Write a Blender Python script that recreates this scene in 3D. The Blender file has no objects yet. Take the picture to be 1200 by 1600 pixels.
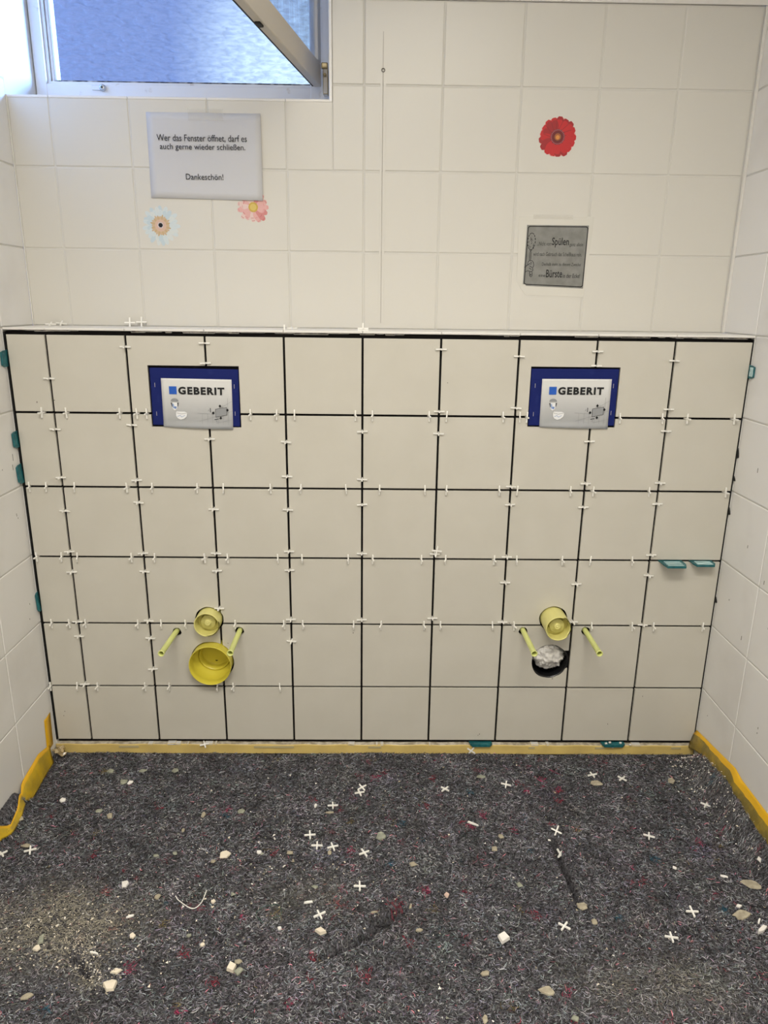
import bpy, bmesh, math, random
import numpy as np
from mathutils import Vector, Matrix, noise

# ------------------------------------------------------------------ camera, sky, sun, lamp, added fill, exposure
sc = bpy.context.scene
col = sc.collection
cam_d = bpy.data.cameras.new('camera')
cam_o = bpy.data.objects.new('camera', cam_d)
col.objects.link(cam_o)
cam_d.sensor_fit = 'VERTICAL'
cam_d.sensor_height = 36.0
cam_d.lens = 36.0 * 1123.84 / 1600.0
cam_d.clip_start = 0.02
PITCH, YAW, ROLL = -0.2811, -0.0151, -0.0119
Rz = Matrix.Rotation(YAW, 3, 'Z')
Rx = Matrix.Rotation(PITCH, 3, 'X')
cr, sr = math.cos(ROLL), math.sin(ROLL)
M = Rz @ Rx @ Matrix(((cr, 0, sr), (0, 1, 0), (-sr, 0, cr)))
right, fwd, up = M.col[0], M.col[1], M.col[2]
m4 = Matrix((right, up, -fwd)).transposed().to_4x4()
m4.translation = Vector((0.0312, -1.8746, 1.2528))
cam_o.matrix_world = m4
sc.camera = cam_o

sc.view_settings.view_transform = 'Standard'
sc.view_settings.look = 'None'
sc.view_settings.gamma = 1.0
sc.view_settings.use_curve_mapping = False
sc.view_settings.exposure = 0.0

LAMP_POWER, LAMP_COLOR = 44.0, (1.0, 0.95, 0.86)
FILL_POWER = 7.0
SUN_POWER, SUN_COLOR = 30.0, (0.28, 0.48, 0.95)
SKY_STRENGTH = 1.25

world = bpy.data.worlds.new('sky')
sc.world = world
world.use_nodes = True
wn, wl = world.node_tree.nodes, world.node_tree.links
wn.clear()
w_out = wn.new('ShaderNodeOutputWorld')
w_bg = wn.new('ShaderNodeBackground')
w_tc = wn.new('ShaderNodeTexCoord')
w_dot = wn.new('ShaderNodeVectorMath'); w_dot.operation = 'DOT_PRODUCT'
bright = Vector((-0.085, 0.958, 0.262)).normalized()
w_dot.inputs[1].default_value = bright
w_ramp = wn.new('ShaderNodeValToRGB')
e = w_ramp.color_ramp.elements
e[0].position = 0.93; e[0].color = (0.215, 0.275, 0.56, 1)
e[1].position = 0.9993; e[1].color = (0.85, 1.05, 1.25, 1)
k = e.new(0.9905); k.color = (0.25, 0.33, 0.62, 1)
wl.new(w_tc.outputs['Generated'], w_dot.inputs[0])
wl.new(w_dot.outputs['Value'], w_ramp.inputs['Fac'])
wl.new(w_ramp.outputs['Color'], w_bg.inputs['Color'])
w_bg.inputs['Strength'].default_value = SKY_STRENGTH
wl.new(w_bg.outputs['Background'], w_out.inputs['Surface'])

def light(name, kind, loc, direction, power, color, **kw):
    d = bpy.data.lights.new(name, kind)
    d.energy = power
    d.color = color
    for a, b in kw.items():
        setattr(d, a, b)
    o = bpy.data.objects.new(name, d)
    col.objects.link(o)
    o.location = loc
    o.rotation_euler = Vector(direction).to_track_quat('-Z', 'Y').to_euler()
    return o

light('ceiling_lamp_and_fill', 'AREA', (0.0, -1.85, 2.56), (0, 0.0, -1), LAMP_POWER, LAMP_COLOR, shape='RECTANGLE', size=1.2, size_y=0.5, spread=math.radians(156))
light('ceiling_lamp_and_fill', 'AREA', (0.1, -2.6, 2.56), (0, 0.15, -1), FILL_POWER, LAMP_COLOR, shape='RECTANGLE', size=1.2, size_y=0.5)  # added fill light that lifts the room from behind, not a second fixture
light('sun', 'SUN', (1.5, 3, 3.5), (-0.78, -0.60, -0.20), SUN_POWER, SUN_COLOR, angle=math.radians(28))

rng = random.Random(7)
nrg = np.random.default_rng(11)

# ------------------------------------------------------------------ materials
def mat(name, color, rough=0.5, spec=0.5, metal=0.0, bump=None, **kw):
    m = bpy.data.materials.new(name)
    m.use_nodes = True
    n, l = m.node_tree.nodes, m.node_tree.links
    b = n['Principled BSDF']
    b.inputs['Base Color'].default_value = (*color, 1)
    b.inputs['Roughness'].default_value = rough
    b.inputs['Specular IOR Level'].default_value = spec
    b.inputs['Metallic'].default_value = metal
    for a, v in kw.items():
        b.inputs[a].default_value = v
    if bump:
        tc = n.new('ShaderNodeTexCoord')
        nz = n.new('ShaderNodeTexNoise')
        nz.inputs['Scale'].default_value = bump[0]
        nz.inputs['Detail'].default_value = 3
        bp = n.new('ShaderNodeBump')
        bp.inputs['Strength'].default_value = bump[1]
        bp.inputs['Distance'].default_value = bump[2]
        l.new(tc.outputs['Object'], nz.inputs['Vector'])
        l.new(nz.outputs['Fac'], bp.inputs['Height'])
        l.new(bp.outputs['Normal'], b.inputs['Normal'])
    return m

def mottle(m, c1, c2, scale, lo=0.4, hi=0.65, detail=4):
    """base colour varies between two tones by noise (dirt, wear)"""
    n, l = m.node_tree.nodes, m.node_tree.links
    b = n['Principled BSDF']
    tc = n.new('ShaderNodeTexCoord')
    nz = n.new('ShaderNodeTexNoise')
    nz.inputs['Scale'].default_value = scale
    nz.inputs['Detail'].default_value = detail
    r = n.new('ShaderNodeValToRGB')
    r.color_ramp.elements[0].position = lo
    r.color_ramp.elements[0].color = (*c1, 1)
    r.color_ramp.elements[1].position = hi
    r.color_ramp.elements[1].color = (*c2, 1)
    l.new(tc.outputs['Object'], nz.inputs['Vector'])
    l.new(nz.outputs['Fac'], r.inputs['Fac'])
    l.new(r.outputs['Color'], b.inputs['Base Color'])
    return m

TILE_NEW = mottle(mat('cream_matte_tile', (0.66, 0.62, 0.52), 0.34, 0.4, bump=(6, 0.02, 0.02)), (0.575, 0.55, 0.482), (0.595, 0.57, 0.503), 9)
TILE_OLD = mat('cream_glazed_tile', (0.665, 0.645, 0.59), 0.28, 0.4, bump=(5, 0.03, 0.02))
TILE_SIDE = mottle(mat('white_side_tile', (0.71, 0.69, 0.655), 0.3, 0.4, bump=(5, 0.03, 0.02)), (0.76, 0.74, 0.705), (0.82, 0.805, 0.775), 4, 0.35, 0.5)
TILE_LEDGE = mat('ledge_tile', (0.80, 0.78, 0.74), 0.3, 0.4)
GROUT = mat('pale_grout', (0.66, 0.645, 0.60), 0.85, 0.2)
GROUT_WHITE = mat('white_grout', (0.72, 0.70, 0.66), 0.8, 0.2)
BACKING = mat('black_waterproof_membrane', (0.012, 0.010, 0.010), 0.7, 0.2, bump=(120, 0.3, 0.002))
PLASTER = mat('white_plaster', (0.78, 0.76, 0.72), 0.9, 0.2, bump=(60, 0.2, 0.002))
CEIL = mat('ceiling_paint', (0.8, 0.79, 0.76), 0.9, 0.2)
SPACER = mat('white_plastic', (0.90, 0.885, 0.83), 0.4, 0.5)
YELLOW = mat('yellow_pipe_plastic', (0.74, 0.69, 0.25), 0.38, 0.5)
YELLOW_DEEP = mat('yellow_drain_plastic', (0.66, 0.57, 0.06), 0.32, 0.5)
LIME = mat('lime_sleeve_plastic', (0.70, 0.74, 0.26), 0.42, 0.5)
TEAL = mottle(mat('teal_plastic', (0.01, 0.11, 0.125), 0.4, 0.5), (0.008, 0.10, 0.115), (0.018, 0.15, 0.165), 60)
TEAL_PALE = mat('chalky_teal', (0.52, 0.68, 0.67), 0.6, 0.3)
BLACK = mat('black_rubber', (0.012, 0.012, 0.012), 0.6, 0.3)
BLUE_BOX = mottle(mat('blue_plastic_box', (0.010, 0.020, 0.145), 0.6, 0.18), (0.007, 0.015, 0.125), (0.018, 0.032, 0.17), 35, 0.55, 0.8)
LOGO_BLUE = mat('logo_blue', (0.01, 0.10, 0.50), 0.4)
INK = mat('black_ink', (0.012, 0.012, 0.014), 0.6, 0.3)
INK_GREY = mat('grey_ink', (0.10, 0.10, 0.11), 0.6, 0.3)
INK_LIGHT = mat('light_grey_ink', (0.30, 0.31, 0.32), 0.6, 0.3)
INK_BLUE = mat('pale_blue_ink', (0.30, 0.40, 0.62), 0.6, 0.3)
CARD_WHITE = mat('white_card_ink', (0.80, 0.81, 0.82), 0.5, 0.3)
PAPER = mat('white_paper', (0.60, 0.60, 0.615), 0.8, 0.2, bump=(14, 0.08, 0.008))
STEEL = mat('steel', (0.55, 0.55, 0.54), 0.35, 0.5, 1.0)
CLEAR_TAPE = mat('clear_film', (0.80, 0.77, 0.70), 0.16, 0.5, Alpha=0.12)
FRAME_PAINT = mottle(mat('white_window_paint', (0.78, 0.77, 0.75), 0.45, 0.4), (0.62, 0.57, 0.52), (0.78, 0.77, 0.76), 30, 0.28, 0.36)
SASH_PAINT = mat('beige_sash_paint', (0.60, 0.55, 0.47), 0.5, 0.4)
GASKET = mottle(mat('weathered_putty', (0.08, 0.07, 0.06), 0.8, 0.2), (0.03, 0.025, 0.025), (0.55, 0.52, 0.48), 45, 0.42, 0.66)
BRASS = mat('aged_brass', (0.45, 0.36, 0.20), 0.4, 0.5, 0.6)
TAPE_STRIP = mottle(mat('ochre_tape', (0.60, 0.45, 0.15), 0.4, 0.4), (0.54, 0.40, 0.14), (0.66, 0.50, 0.17), 14, 0.3, 0.6)
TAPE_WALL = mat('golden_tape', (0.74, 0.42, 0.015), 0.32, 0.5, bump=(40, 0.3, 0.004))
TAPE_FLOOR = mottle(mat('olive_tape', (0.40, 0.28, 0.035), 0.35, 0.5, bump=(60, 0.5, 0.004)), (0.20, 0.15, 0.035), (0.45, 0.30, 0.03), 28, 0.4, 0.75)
CREAM_C = mat('cream_ceramic', (0.80, 0.72, 0.58), 0.4, 0.5)
WHITE_C = mat('white_ceramic', (0.85, 0.82, 0.77), 0.35, 0.5)
TAN_C = mottle(mat('tan_mortar', (0.42, 0.37, 0.27), 0.9, 0.2), (0.35, 0.31, 0.23), (0.48, 0.43, 0.32), 90)
GREEN_C = mottle(mat('grey_green_mortar', (0.33, 0.34, 0.27), 0.9, 0.2), (0.26, 0.27, 0.21), (0.38, 0.39, 0.31), 90)
PINK_C = mat('pinkish_ceramic', (0.62, 0.46, 0.38), 0.7, 0.3)
BAG = mat('crumpled_plastic_bag', (0.80, 0.78, 0.74), 0.3, 0.5, **{'Transmission Weight': 0.15})

# ------------------------------------------------------------------ helpers
def link_mesh(name, me, parent=None):
    o = bpy.data.objects.new(name, me)
    col.objects.link(o)
    if parent is not None:
        o.parent = parent
    return o

def from_bm(name, bm, materials, parent=None, smooth=False):
    me = bpy.data.meshes.new(name)
    bm.normal_update()
    bm.to_mesh(me)
    bm.free()
    for m in (materials if isinstance(materials, (list, tuple)) else [materials]):
        me.materials.append(m)
    if smooth:
        for p in me.polygons:
            p.use_smooth = True
    return link_mesh(name, me, parent)

def tag(o, label, cat, group=None, kind=None):
    o['label'] = label
    o['category'] = cat
    if group:
        o['group'] = group
    if kind:
        o['kind'] = kind
    return o

def thing(name, label, cat, loc=(0, 0, 0), group=None, kind=None):
    o = bpy.data.objects.new(name, None)
    o.empty_display_size = 0.02
    col.objects.link(o)
    o.location = loc
    return tag(o, label, cat, group, kind)

def box(bm, x0, x1, y0, y1, z0, z1, mi=0, bevel=0.0):
    vs = [bm.verts.new((x, y, z)) for z in (z0, z1) for y in (y0, y1) for x in (x0, x1)]
    fs = []
    for idx in ((0, 2, 3, 1), (4, 5, 7, 6), (0, 1, 5, 4), (2, 6, 7, 3), (0, 4, 6, 2), (1, 3, 7, 5)):
        f = bm.faces.new([vs[i] for i in idx])
        f.material_index = mi
        fs.append(f)
    if bevel > 0:
        es = list({e for f in fs for e in f.edges})
        bmesh.ops.bevel(bm, geom=es, offset=bevel, segments=2, profile=0.5, affect='EDGES')
    return vs

def lathe(bm, prof, cx, cz, segs=40, mi=0, cut=None):
    """revolve (y, r) profile about the y axis through (cx, cz)"""
    rings = []
    for (y, r) in prof:
        ring = []
        for i in range(segs):
            a = 2 * math.pi * i / segs
            yy = y + (cut(a, y) if cut else 0)
            ring.append(bm.verts.new((cx + r * math.cos(a), yy, cz + r * math.sin(a))))
        rings.append(ring)
    for a, b in zip(rings, rings[1:]):
        for i in range(segs):
            j = (i + 1) % segs
            f = bm.faces.new((a[i], a[j], b[j], b[i]))
            f.material_index = mi
            f.smooth = True
    return rings

def cap(bm, ring, mi=0):
    f = bm.faces.new(ring)
    f.material_index = mi

def tube(bm, pts, r, segs=6, mi=0):
    pts = [Vector(p) for p in pts]
    rings = []
    for i, p in enumerate(pts):
        d = (pts[min(i + 1, len(pts) - 1)] - pts[max(i - 1, 0)]).normalized()
        a = d.orthogonal().normalized()
        b = d.cross(a)
        rings.append([bm.verts.new(p + r * (math.cos(2 * math.pi * k / segs) * a + math.sin(2 * math.pi * k / segs) * b)) for k in range(segs)])
    for a, b in zip(rings, rings[1:]):
        # match the closest start vertex so the tube does not twist
        s = min(range(segs), key=lambda q: (b[q].co - a[0].co).length)
        for k in range(segs):
            f = bm.faces.new((a[k], a[(k + 1) % segs], b[(k + 1 + s) % segs], b[(k + s) % segs]))
            f.material_index = mi
            f.smooth = True
    bm.faces.new(list(reversed(rings[0])))
    bm.faces.new(rings[-1])

def smooth_path(ctrl, n=8):
    """Catmull-Rom through the control points"""
    P = [Vector(p) for p in ctrl]
    P = [2 * P[0] - P[1]] + P + [2 * P[-1] - P[-2]]
    out = []
    for i in range(1, len(P) - 2):
        for k in range(n):
            t = k / n
            a, b, c, d = P[i - 1], P[i], P[i + 1], P[i + 2]
            out.append(0.5 * ((2 * b) + (c - a) * t + (2 * a - 5 * b + 4 * c - d) * t * t + (3 * b - a - 3 * c + d) * t ** 3))
    out.append(P[-2])
    return out

def poly_xz(bm, pts, y, th, mi=0):
    """flat sticker polygon in the x-z plane with thickness th towards the viewer (-y)"""
    fr = [bm.verts.new((p[0], y - th, p[1])) for p in pts]
    bk = [bm.verts.new((p[0], y, p[1])) for p in pts]
    f = bm.faces.new(fr); f.material_index = mi
    n = len(pts)
    for i in range(n):
        q = bm.faces.new((fr[i], bk[i], bk[(i + 1) % n], fr[(i + 1) % n]))
        q.material_index = mi

def ribbon_xz(bm, pts, w, y, th=0.0002, closed=False, mi=0):
    n = len(pts)
    rng_ = range(n if closed else n - 1)
    for i in rng_:
        a, b = Vector(pts[i]), Vector(pts[(i + 1) % n])
        d = b - a
        if d.length < 1e-6:
            continue
        d.normalize()
        nn = Vector((-d.y, d.x)) * (w / 2)
        e = d * (w * 0.35)
        poly_xz(bm, [(a - e - nn), (b + e - nn), (b + e + nn), (a - e + nn)], y, th, mi)

def fix_normals(bm):
    bmesh.ops.recalc_face_normals(bm, faces=bm.faces)

def text_mesh(name, string, x0, x1, z0, z1, y, material, parent, offset=0.0, shear=0.0, th=0.0002, tilt=0.0, space=1.0):
    """lettering fitted to the box, lying in an x-z plane and facing -y"""
    cu = bpy.data.curves.new(name, 'FONT')
    cu.body = string
    cu.size = 1.0
    cu.offset = offset
    cu.space_character = space
    cu.extrude = 0.01
    cu.resolution_u = 3
    tmp = bpy.data.objects.new(name, cu)
    col.objects.link(tmp)
    dg = bpy.context.evaluated_depsgraph_get()
    me = bpy.data.meshes.new_from_object(tmp.evaluated_get(dg))
    bpy.data.objects.remove(tmp)
    bpy.data.curves.remove(cu)
    co = np.empty(len(me.vertices) * 3, np.float32)
    me.vertices.foreach_get('co', co)
    co = co.reshape(-1, 3)
    lo, hi = co.min(0), co.max(0)
    u = (co[:, 0] - lo[0]) / (hi[0] - lo[0])
    v = (co[:, 1] - lo[1]) / (hi[1] - lo[1])
    w = (co[:, 2] - lo[2]) / (hi[2] - lo[2])
    out = np.stack([x0 + u * (x1 - x0) + shear * v, y - th * w, z0 + v * (z1 - z0) + tilt * u], 1)
    me.vertices.foreach_set('co', out.astype(np.float32).ravel())
    me.materials.clear()
    me.materials.append(material)
    me.update()
    me.name = name
    return link_mesh(name, me, parent)

def boolean_cut(obj, cutters):
    """subtract solid cutters for good, then drop them"""
    for c in cutters:
        md = obj.modifiers.new('cut', 'BOOLEAN')
        md.object = c
        md.operation = 'DIFFERENCE'
        md.solver = 'EXACT'
    dg = bpy.context.evaluated_depsgraph_get()
    me = bpy.data.meshes.new_from_object(obj.evaluated_get(dg))
    obj.modifiers.clear()
    old = obj.data
    obj.data = me
    bpy.data.meshes.remove(old)
    for c in cutters:
        d = c.data
        bpy.data.objects.remove(c)
        bpy.data.meshes.remove(d)
    return obj

def cyl_cutter(cx, cz, r, y0, y1, segs=48, wob=0.0, seed=0):
    bm = bmesh.new()
    rr = random.Random(seed)
    ph = [rr.uniform(0, 6.28) for _ in range(3)]
    a0, a1 = [], []
    for i in range(segs):
        a = 2 * math.pi * i / segs
        r2 = r + wob * (math.sin(3 * a + ph[0]) + 0.6 * math.sin(5 * a + ph[1]) + 0.4 * math.sin(9 * a + ph[2]))
        a0.append(bm.verts.new((cx + r2 * math.cos(a), y0, cz + r2 * math.sin(a))))
        a1.append(bm.verts.new((cx + r2 * math.cos(a), y1, cz + r2 * math.sin(a))))
    bm.faces.new(a0); bm.faces.new(list(reversed(a1)))
    for i in range(segs):
        j = (i + 1) % segs
        bm.faces.new((a0[i], a1[i], a1[j], a0[j]))
    fix_normals(bm)
    return from_bm('cutter', bm, BLACK)

def box_cutter(x0, x1, y0, y1, z0, z1):
    bm = bmesh.new()
    box(bm, x0, x1, y0, y1, z0, z1)
    fix_normals(bm)
    return from_bm('cutter', bm, BLACK)

ORD = ['', 'first', 'second', 'third', 'fourth', 'fifth', 'sixth', 'seventh', 'eighth', 'ninth', 'tenth', 'eleventh', 'twelfth',
       'thirteenth', 'fourteenth', 'fifteenth', 'sixteenth', 'seventeenth', 'eighteenth', 'nineteenth', 'twentieth']

# ------------------------------------------------------------------ the room
XL, XR, YB, YREAR, ZF, ZC = -0.9065, 1.0015, 0.176, -2.9, -0.036, 2.6
ROWS = [-0.022, 0.18, 0.380, 0.580, 0.777, 0.976, 1.186, 1.386, 1.586, 1.786, 1.974]
G = 0.0019                                    # half a grout joint

def tile_grid(bm, us, vs, place, inset=G, th=0.006, bevel=0.0018, skip=None):
    for u0, u1 in zip(us, us[1:]):
        for v0, v1 in zip(vs, vs[1:]):
            if u1 - u0 < 0.006 or v1 - v0 < 0.006 or (skip and skip(u0, u1, v0, v1)):
                continue
            b = place(u0 + inset, u1 - inset, v0 + inset, v1 - inset, th)
            box(bm, *b, mi=0, bevel=bevel)

# side walls: tiles 6 mm thick stand proud of a grout bed
ys = [YB + 0.19] + [0.0 - 0.2 * i for i in range(0, 15)]
ys = sorted(set([round(y, 4) for y in ys] + [YB]))
bm = bmesh.new()
tile_grid(bm, [y for y in ys if y <= YB], ROWS, lambda u0, u1, v0, v1, t: (XR, XR + t, u0, u1, v0, v1))
box(bm, XR + 0.0018, XR + 0.08, YREAR, YB, -0.06, ROWS[-1], 1)
box(bm, XR + 0.0005, XR + 0.08, YREAR, YB, ROWS[-1], ZC, 2)
tag(from_bm('wall_right', bm, [TILE_SIDE, GROUT, PLASTER]), 'white tiled side wall on the right of the photo', 'wall', kind='structure')
bm = bmesh.new()
tile_grid(bm, [y for y in ys if y <= YB], ROWS, lambda u0, u1, v0, v1, t: (XL - t, XL, u0, u1, v0, v1))
box(bm, XL - 0.08, XL - 0.0018, YREAR, YB, -0.06, ROWS[-1], 1)
box(bm, XL - 0.08, XL - 0.0012, YB, 0.40, 1.60, ZC, 2)
box(bm, XL - 0.08, XL - 0.0005, YREAR, YB, ROWS[-1], ZC, 2)
tag(from_bm('wall_left', bm, [TILE_SIDE, GROUT, PLASTER]), 'white tiled side wall on the left beside the window', 'wall', kind='structure')

# upper back wall with the window opening
WX0, WX1, WZ = XL, -0.083, 1.752
bxs = [XL] + [round(-0.801 + 0.2 * i, 4) for i in range(9)] + [0.9935]
bm = bmesh.new()
for u0, u1 in zip(bxs, bxs[1:]):
    for v0, v1 in zip(ROWS[6:], ROWS[7:]):
        a0, a1, c0, c1 = u0, u1, v0, v1
        if u0 < WX1 and v1 > WZ:                      # around the window
            if u1 <= WX1 + 1e-6:
                c1 = WZ - 0.003
                if c1 - c0 < 0.02:
                    continue
            elif v0 >= WZ - 0.2 and c0 < WZ:
                box(bm, a0 + G, WX1 - 0.0, YB, YB + 0.006, c0 + G, WZ - 0.003, 0)
                a0 = WX1
            else:
                a0 = WX1
        if v0 >= 1.78 and u1 <= WX1:
            continue
        box(bm, a0 + G, a1 - G, YB, YB + 0.006, c0 + G, c1 - G, 0, 0.0018)
box(bm, XL, XR, YB + 0.0017, YB + 0.19, 1.0, WZ - 0.004, 1)
box(bm, WX1 + 0.002, XR, YB + 0.0017, YB + 0.19, WZ - 0.004, ROWS[-1], 1)
box(bm, WX1 + 0.002, XR, YB - 0.004, YB + 0.19, ROWS[-1] + 0.001, ZC, 2)
box(bm, XL, WX1 + 0.002, YB - 0.004, YB + 0.19, 2.34, ZC, 2)
box(bm, 0.9935, XR + 0.001, YB - 0.007, YB + 0.001, 1.187, ROWS[-1], 3, 0.002)       # pale silicone bead in the right corner
box(bm, XL, XL + 0.0035, YB - 0.004, YB + 0.001, 1.187, WZ, 3, 0.001)
tag(from_bm('wall_back', bm, [TILE_OLD, GROUT, PLASTER, GROUT_WHITE]), 'old cream tiled back wall above the ledge', 'wall', kind='structure')

# hairline joint strip below the drill hole
bm = bmesh.new()
box(bm, 0.0462, 0.0474, YB - 0.0004, YB + 0.001, 1.203, 1.905, 0)
tag(from_bm('trim_1', bm, mat('hairline_joint', (0.40, 0.37, 0.33), 0.8)), 'thin dark hairline running down the old back wall', 'joint', kind='structure')
bm = bmesh.new()
box(bm, 0.0400, 0.0458, YB - 0.0007, YB + 0.001, 1.203, 1.80, 0, 0.0002)
box(bm, 0.0480, 0.0545, YB - 0.0007, YB + 0.001, 1.203, 1.80, 0, 0.0002)
tag(from_bm('trim_2', bm, TILE_OLD), 'faint pale filler bands beside the hairline joint', 'joint', kind='structure')

# front partition, newly tiled
GX = 0.0028
GZ = 0.0029
FROWS = [0.0005, 0.1796, 0.378, 0.5764, 0.7748, 0.9732, 1.1722]
FX = [XL + 0.0085] + [round(-0.8 + 0.2 * i, 4) for i in range(9)] + [0.9968]
bm = bmesh.new()
for i, (u0, u1) in enumerate(zip(FX, FX[1:])):
    for j, (v0, v1) in enumerate(zip(FROWS, FROWS[1:])):
        jit = rng.uniform(-0.0005, 0.0005)
        box(bm, u0 + (GX if i else 0), u1 - (GX if i < 9 else 0), 0.0 + jit, 0.008, v0 + GZ, v1 - GZ, 0, 0.0009)
fix_normals(bm)
front = from_bm('wall_front', bm, TILE_NEW)
cut = [box_cutter(-0.5495, -0.3165, -0.01, 0.03, 0.9385, 1.0965), box_cutter(0.4335, 0.6645, -0.01, 0.03, 0.9475, 1.1035),
       cyl_cutter(-0.4306, 0.390, 0.0400, -0.01, 0.03, wob=0.0006, seed=1), cyl_cutter(0.5440, 0.3985, 0.0395, -0.01, 0.03, wob=0.0006, seed=2),
       cyl_cutter(-0.4297, 0.2600, 0.0622, -0.01, 0.03, wob=0.0006, seed=3), cyl_cutter(0.5445, 0.2650, 0.0535, -0.01, 0.03, wob=0.0009, seed=4),
       box_cutter(0.585, 0.6022, -0.01, 0.03, 0.243, 0.300)]
for k, (x, z) in enumerate([(-0.5245, 0.3520), (-0.3470, 0.3560), (0.4610, 0.3600), (0.6400, 0.3620)]):
    cut.append(cyl_cutter(x, z, 0.0125, -0.01, 0.03, wob=0.0005, seed=10 + k))
boolean_cut(front, cut)
tag(front, 'new cream tiles with open black joints on the low partition', 'wall', kind='structure')
bm = bmesh.new()
box(bm, XL + 0.001, XR - 0.001, 0.016, 0.026, -0.0775, 1.1775)
fix_normals(bm)
back = from_bm('membrane', bm, BACKING, front)
boolean_cut(back, [cyl_cutter(-0.4306, 0.390, 0.0405, 0.0, 0.04), cyl_cutter(0.5440, 0.3985, 0.0402, 0.0, 0.04),
                   cyl_cutter(-0.4297, 0.2600, 0.066, 0.0, 0.04), cyl_cutter(0.5445, 0.2650, 0.0560, 0.0, 0.04)])
bm = bmesh.new()
box(bm, XL + 0.001, XR - 0.001, 0.12, 0.125, -0.0775, 1.1775)
from_bm('cavity_board', bm, BACKING, front)

bm = bmesh.new()
box(bm, XL + 0.0004, XL + 0.0045, 0.0020, 0.016, 0.0, 1.1765)
from_bm('edge_strip', bm, BLACK, front)
bm = bmesh.new()
box(bm, 0.9980, XR - 0.0003, 0.0020, 0.016, 0.0, 1.1765)
from_bm('edge_strip', bm, BLACK, front)

# ledge tiles on top of the partition
bm = bmesh.new()
for u0, u1 in zip(FX, FX[1:]):
    a = XL + 0.002 if u0 == FX[0] else u0 + 0.0006
    b = 1.0005 if u1 == FX[-1] else u1 - 0.0006
    dy = rng.uniform(-0.001, 0.001)
    box(bm, a, b, -0.002 + dy, YB - 0.001, 1.1812, 1.1868 + rng.uniform(-0.0004, 0.0004), 0, 0.0010)
box(bm, XL + 0.002, 1.0, 0.010, YB - 0.001, 1.1800, 1.1850, 1)
rr = random.Random(4)
for k in range(44):                                  # mortar smears in the gap under the ledge
    x = rr.uniform(XL + 0.02, 0.98)
    w = rr.uniform(0.01, 0.09)
    box(bm, x, min(x + w, 0.99), 0.003 + rr.uniform(0, 0.004), 0.014, 1.1785 + rr.uniform(-0.002, 0.001), 1.1816, 2, 0.0008)
tag(from_bm('trim_3', bm, [TILE_LEDGE, GROUT_WHITE, mottle(mat('grey_mortar', (0.30, 0.27, 0.22), 0.9), (0.12, 0.11, 0.10), (0.46, 0.42, 0.36), 60)]),
    'narrow white tiled ledge on top of the partition', 'ledge', kind='structure')

# ceiling, rear wall
bm = bmesh.new(); box(bm, XL - 0.08, XR + 0.08, YREAR, 0.40, ZC, ZC + 0.05)
tag(from_bm('ceiling', bm, CEIL), 'plain white ceiling of the washroom above the photo', 'ceiling', kind='structure')
bm = bmesh.new(); box(bm, XL - 0.08, XR + 0.08, YREAR - 0.08, YREAR, -0.06, ZC)
tag(from_bm('wall_rear', bm, PLASTER), 'plain washroom wall behind the camera', 'wall', kind='structure')

# ------------------------------------------------------------------ measured positions
VJ = {1: [1.0612, 0.9304, 0.8012, 0.7091, 0.5931, 0.5333, 0.3843, 0.3396, 0.1874], 2: [1.1422, 0.9434, 0.7954, 0.734, 0.5896, 0.5366, 0.3883, 0.334, 0.237], 3: [1.1534, 1.1036, 0.9082, 0.7167, 0.591, 0.5399, 0.4273], 4: [0.9022, 0.8094, 0.717, 0.5981, 0.5431, 0.3946, 0.3271], 5: [0.9317, 0.8028, 0.733, 0.5934, 0.395], 6: [1.1445, 0.9863, 0.928, 0.4009], 7: [1.129, 0.9972, 0.7862, 0.7362, 0.5861, 0.5103, 0.3903], 8: [1.1435, 1.1076, 0.9112, 0.7963, 0.7307, 0.5072, 0.3915], 9: [1.122, 0.9978, 0.9405, 0.7998, 0.7413, 0.5947, 0.5341, 0.3839]}
HJ = {1: [-0.8296, -0.7665, -0.6286, -0.5846, -0.5592, -0.2906, -0.2224, -0.1765, -0.0181, 0.0265, 0.1742, 0.2201, 0.3677, 0.4117, 0.4302, 0.6745, 0.7863, 0.8519, 0.976], 2: [-0.8861, -0.8419, -0.7672, -0.6278, -0.5608, -0.4403, -0.3715, -0.2449, -0.1639, -0.0431, 0.0468, 0.1689, 0.2263, 0.369, 0.4175, 0.5611, 0.6222, 0.7739, 0.982], 3: [-0.8911, -0.8235, -0.7806, -0.6324, -0.5692, -0.4319, -0.3691, -0.2313, -0.1649, -0.0374, 0.0298, 0.1642, 0.2311, 0.3653, 0.4286, 0.5546, 0.633, 0.7495], 4: [-0.8735, -0.8238, -0.7783, -0.6314, -0.5659, -0.4974, -0.3577, -0.2196, -0.1666, -0.0226, 0.0548, 0.1766, 0.2234, 0.3717, 0.4328, 0.6545, 0.7704, 0.8318, 0.9729], 5: [-0.8995, -0.8226, -0.764, -0.6269, -0.5572, -0.4182, -0.3718, -0.2374]}
FLOOR_CROSS = [(-0.7986, -0.41, 20), (-0.8611, -0.4244, 45), (0.0052, -0.1718, 35), (-0.0014, -0.1936, 20), (-0.0715, -0.2463, 5), (-0.1225, -0.3598, 8), (-0.102, -0.3961, 2), (-0.0628, -0.4005, 20), (0.0147, -0.4204, 30), (0.006, -0.5282, 3), (-0.08, -0.6069, 25), (0.2343, -0.1801, 45), (0.407, -0.1593, -15), (0.6618, -0.1164, 10), (0.742, -0.1326, 40), (0.9307, -0.2462, -40), (0.7342, -0.362, -20), (0.5035, -0.3449, -35), (0.4968, -0.4134, 55), (0.7446, -0.5962, 0), (0.6714, -0.664, -8), (0.4496, -0.6365, -40)]
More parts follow.
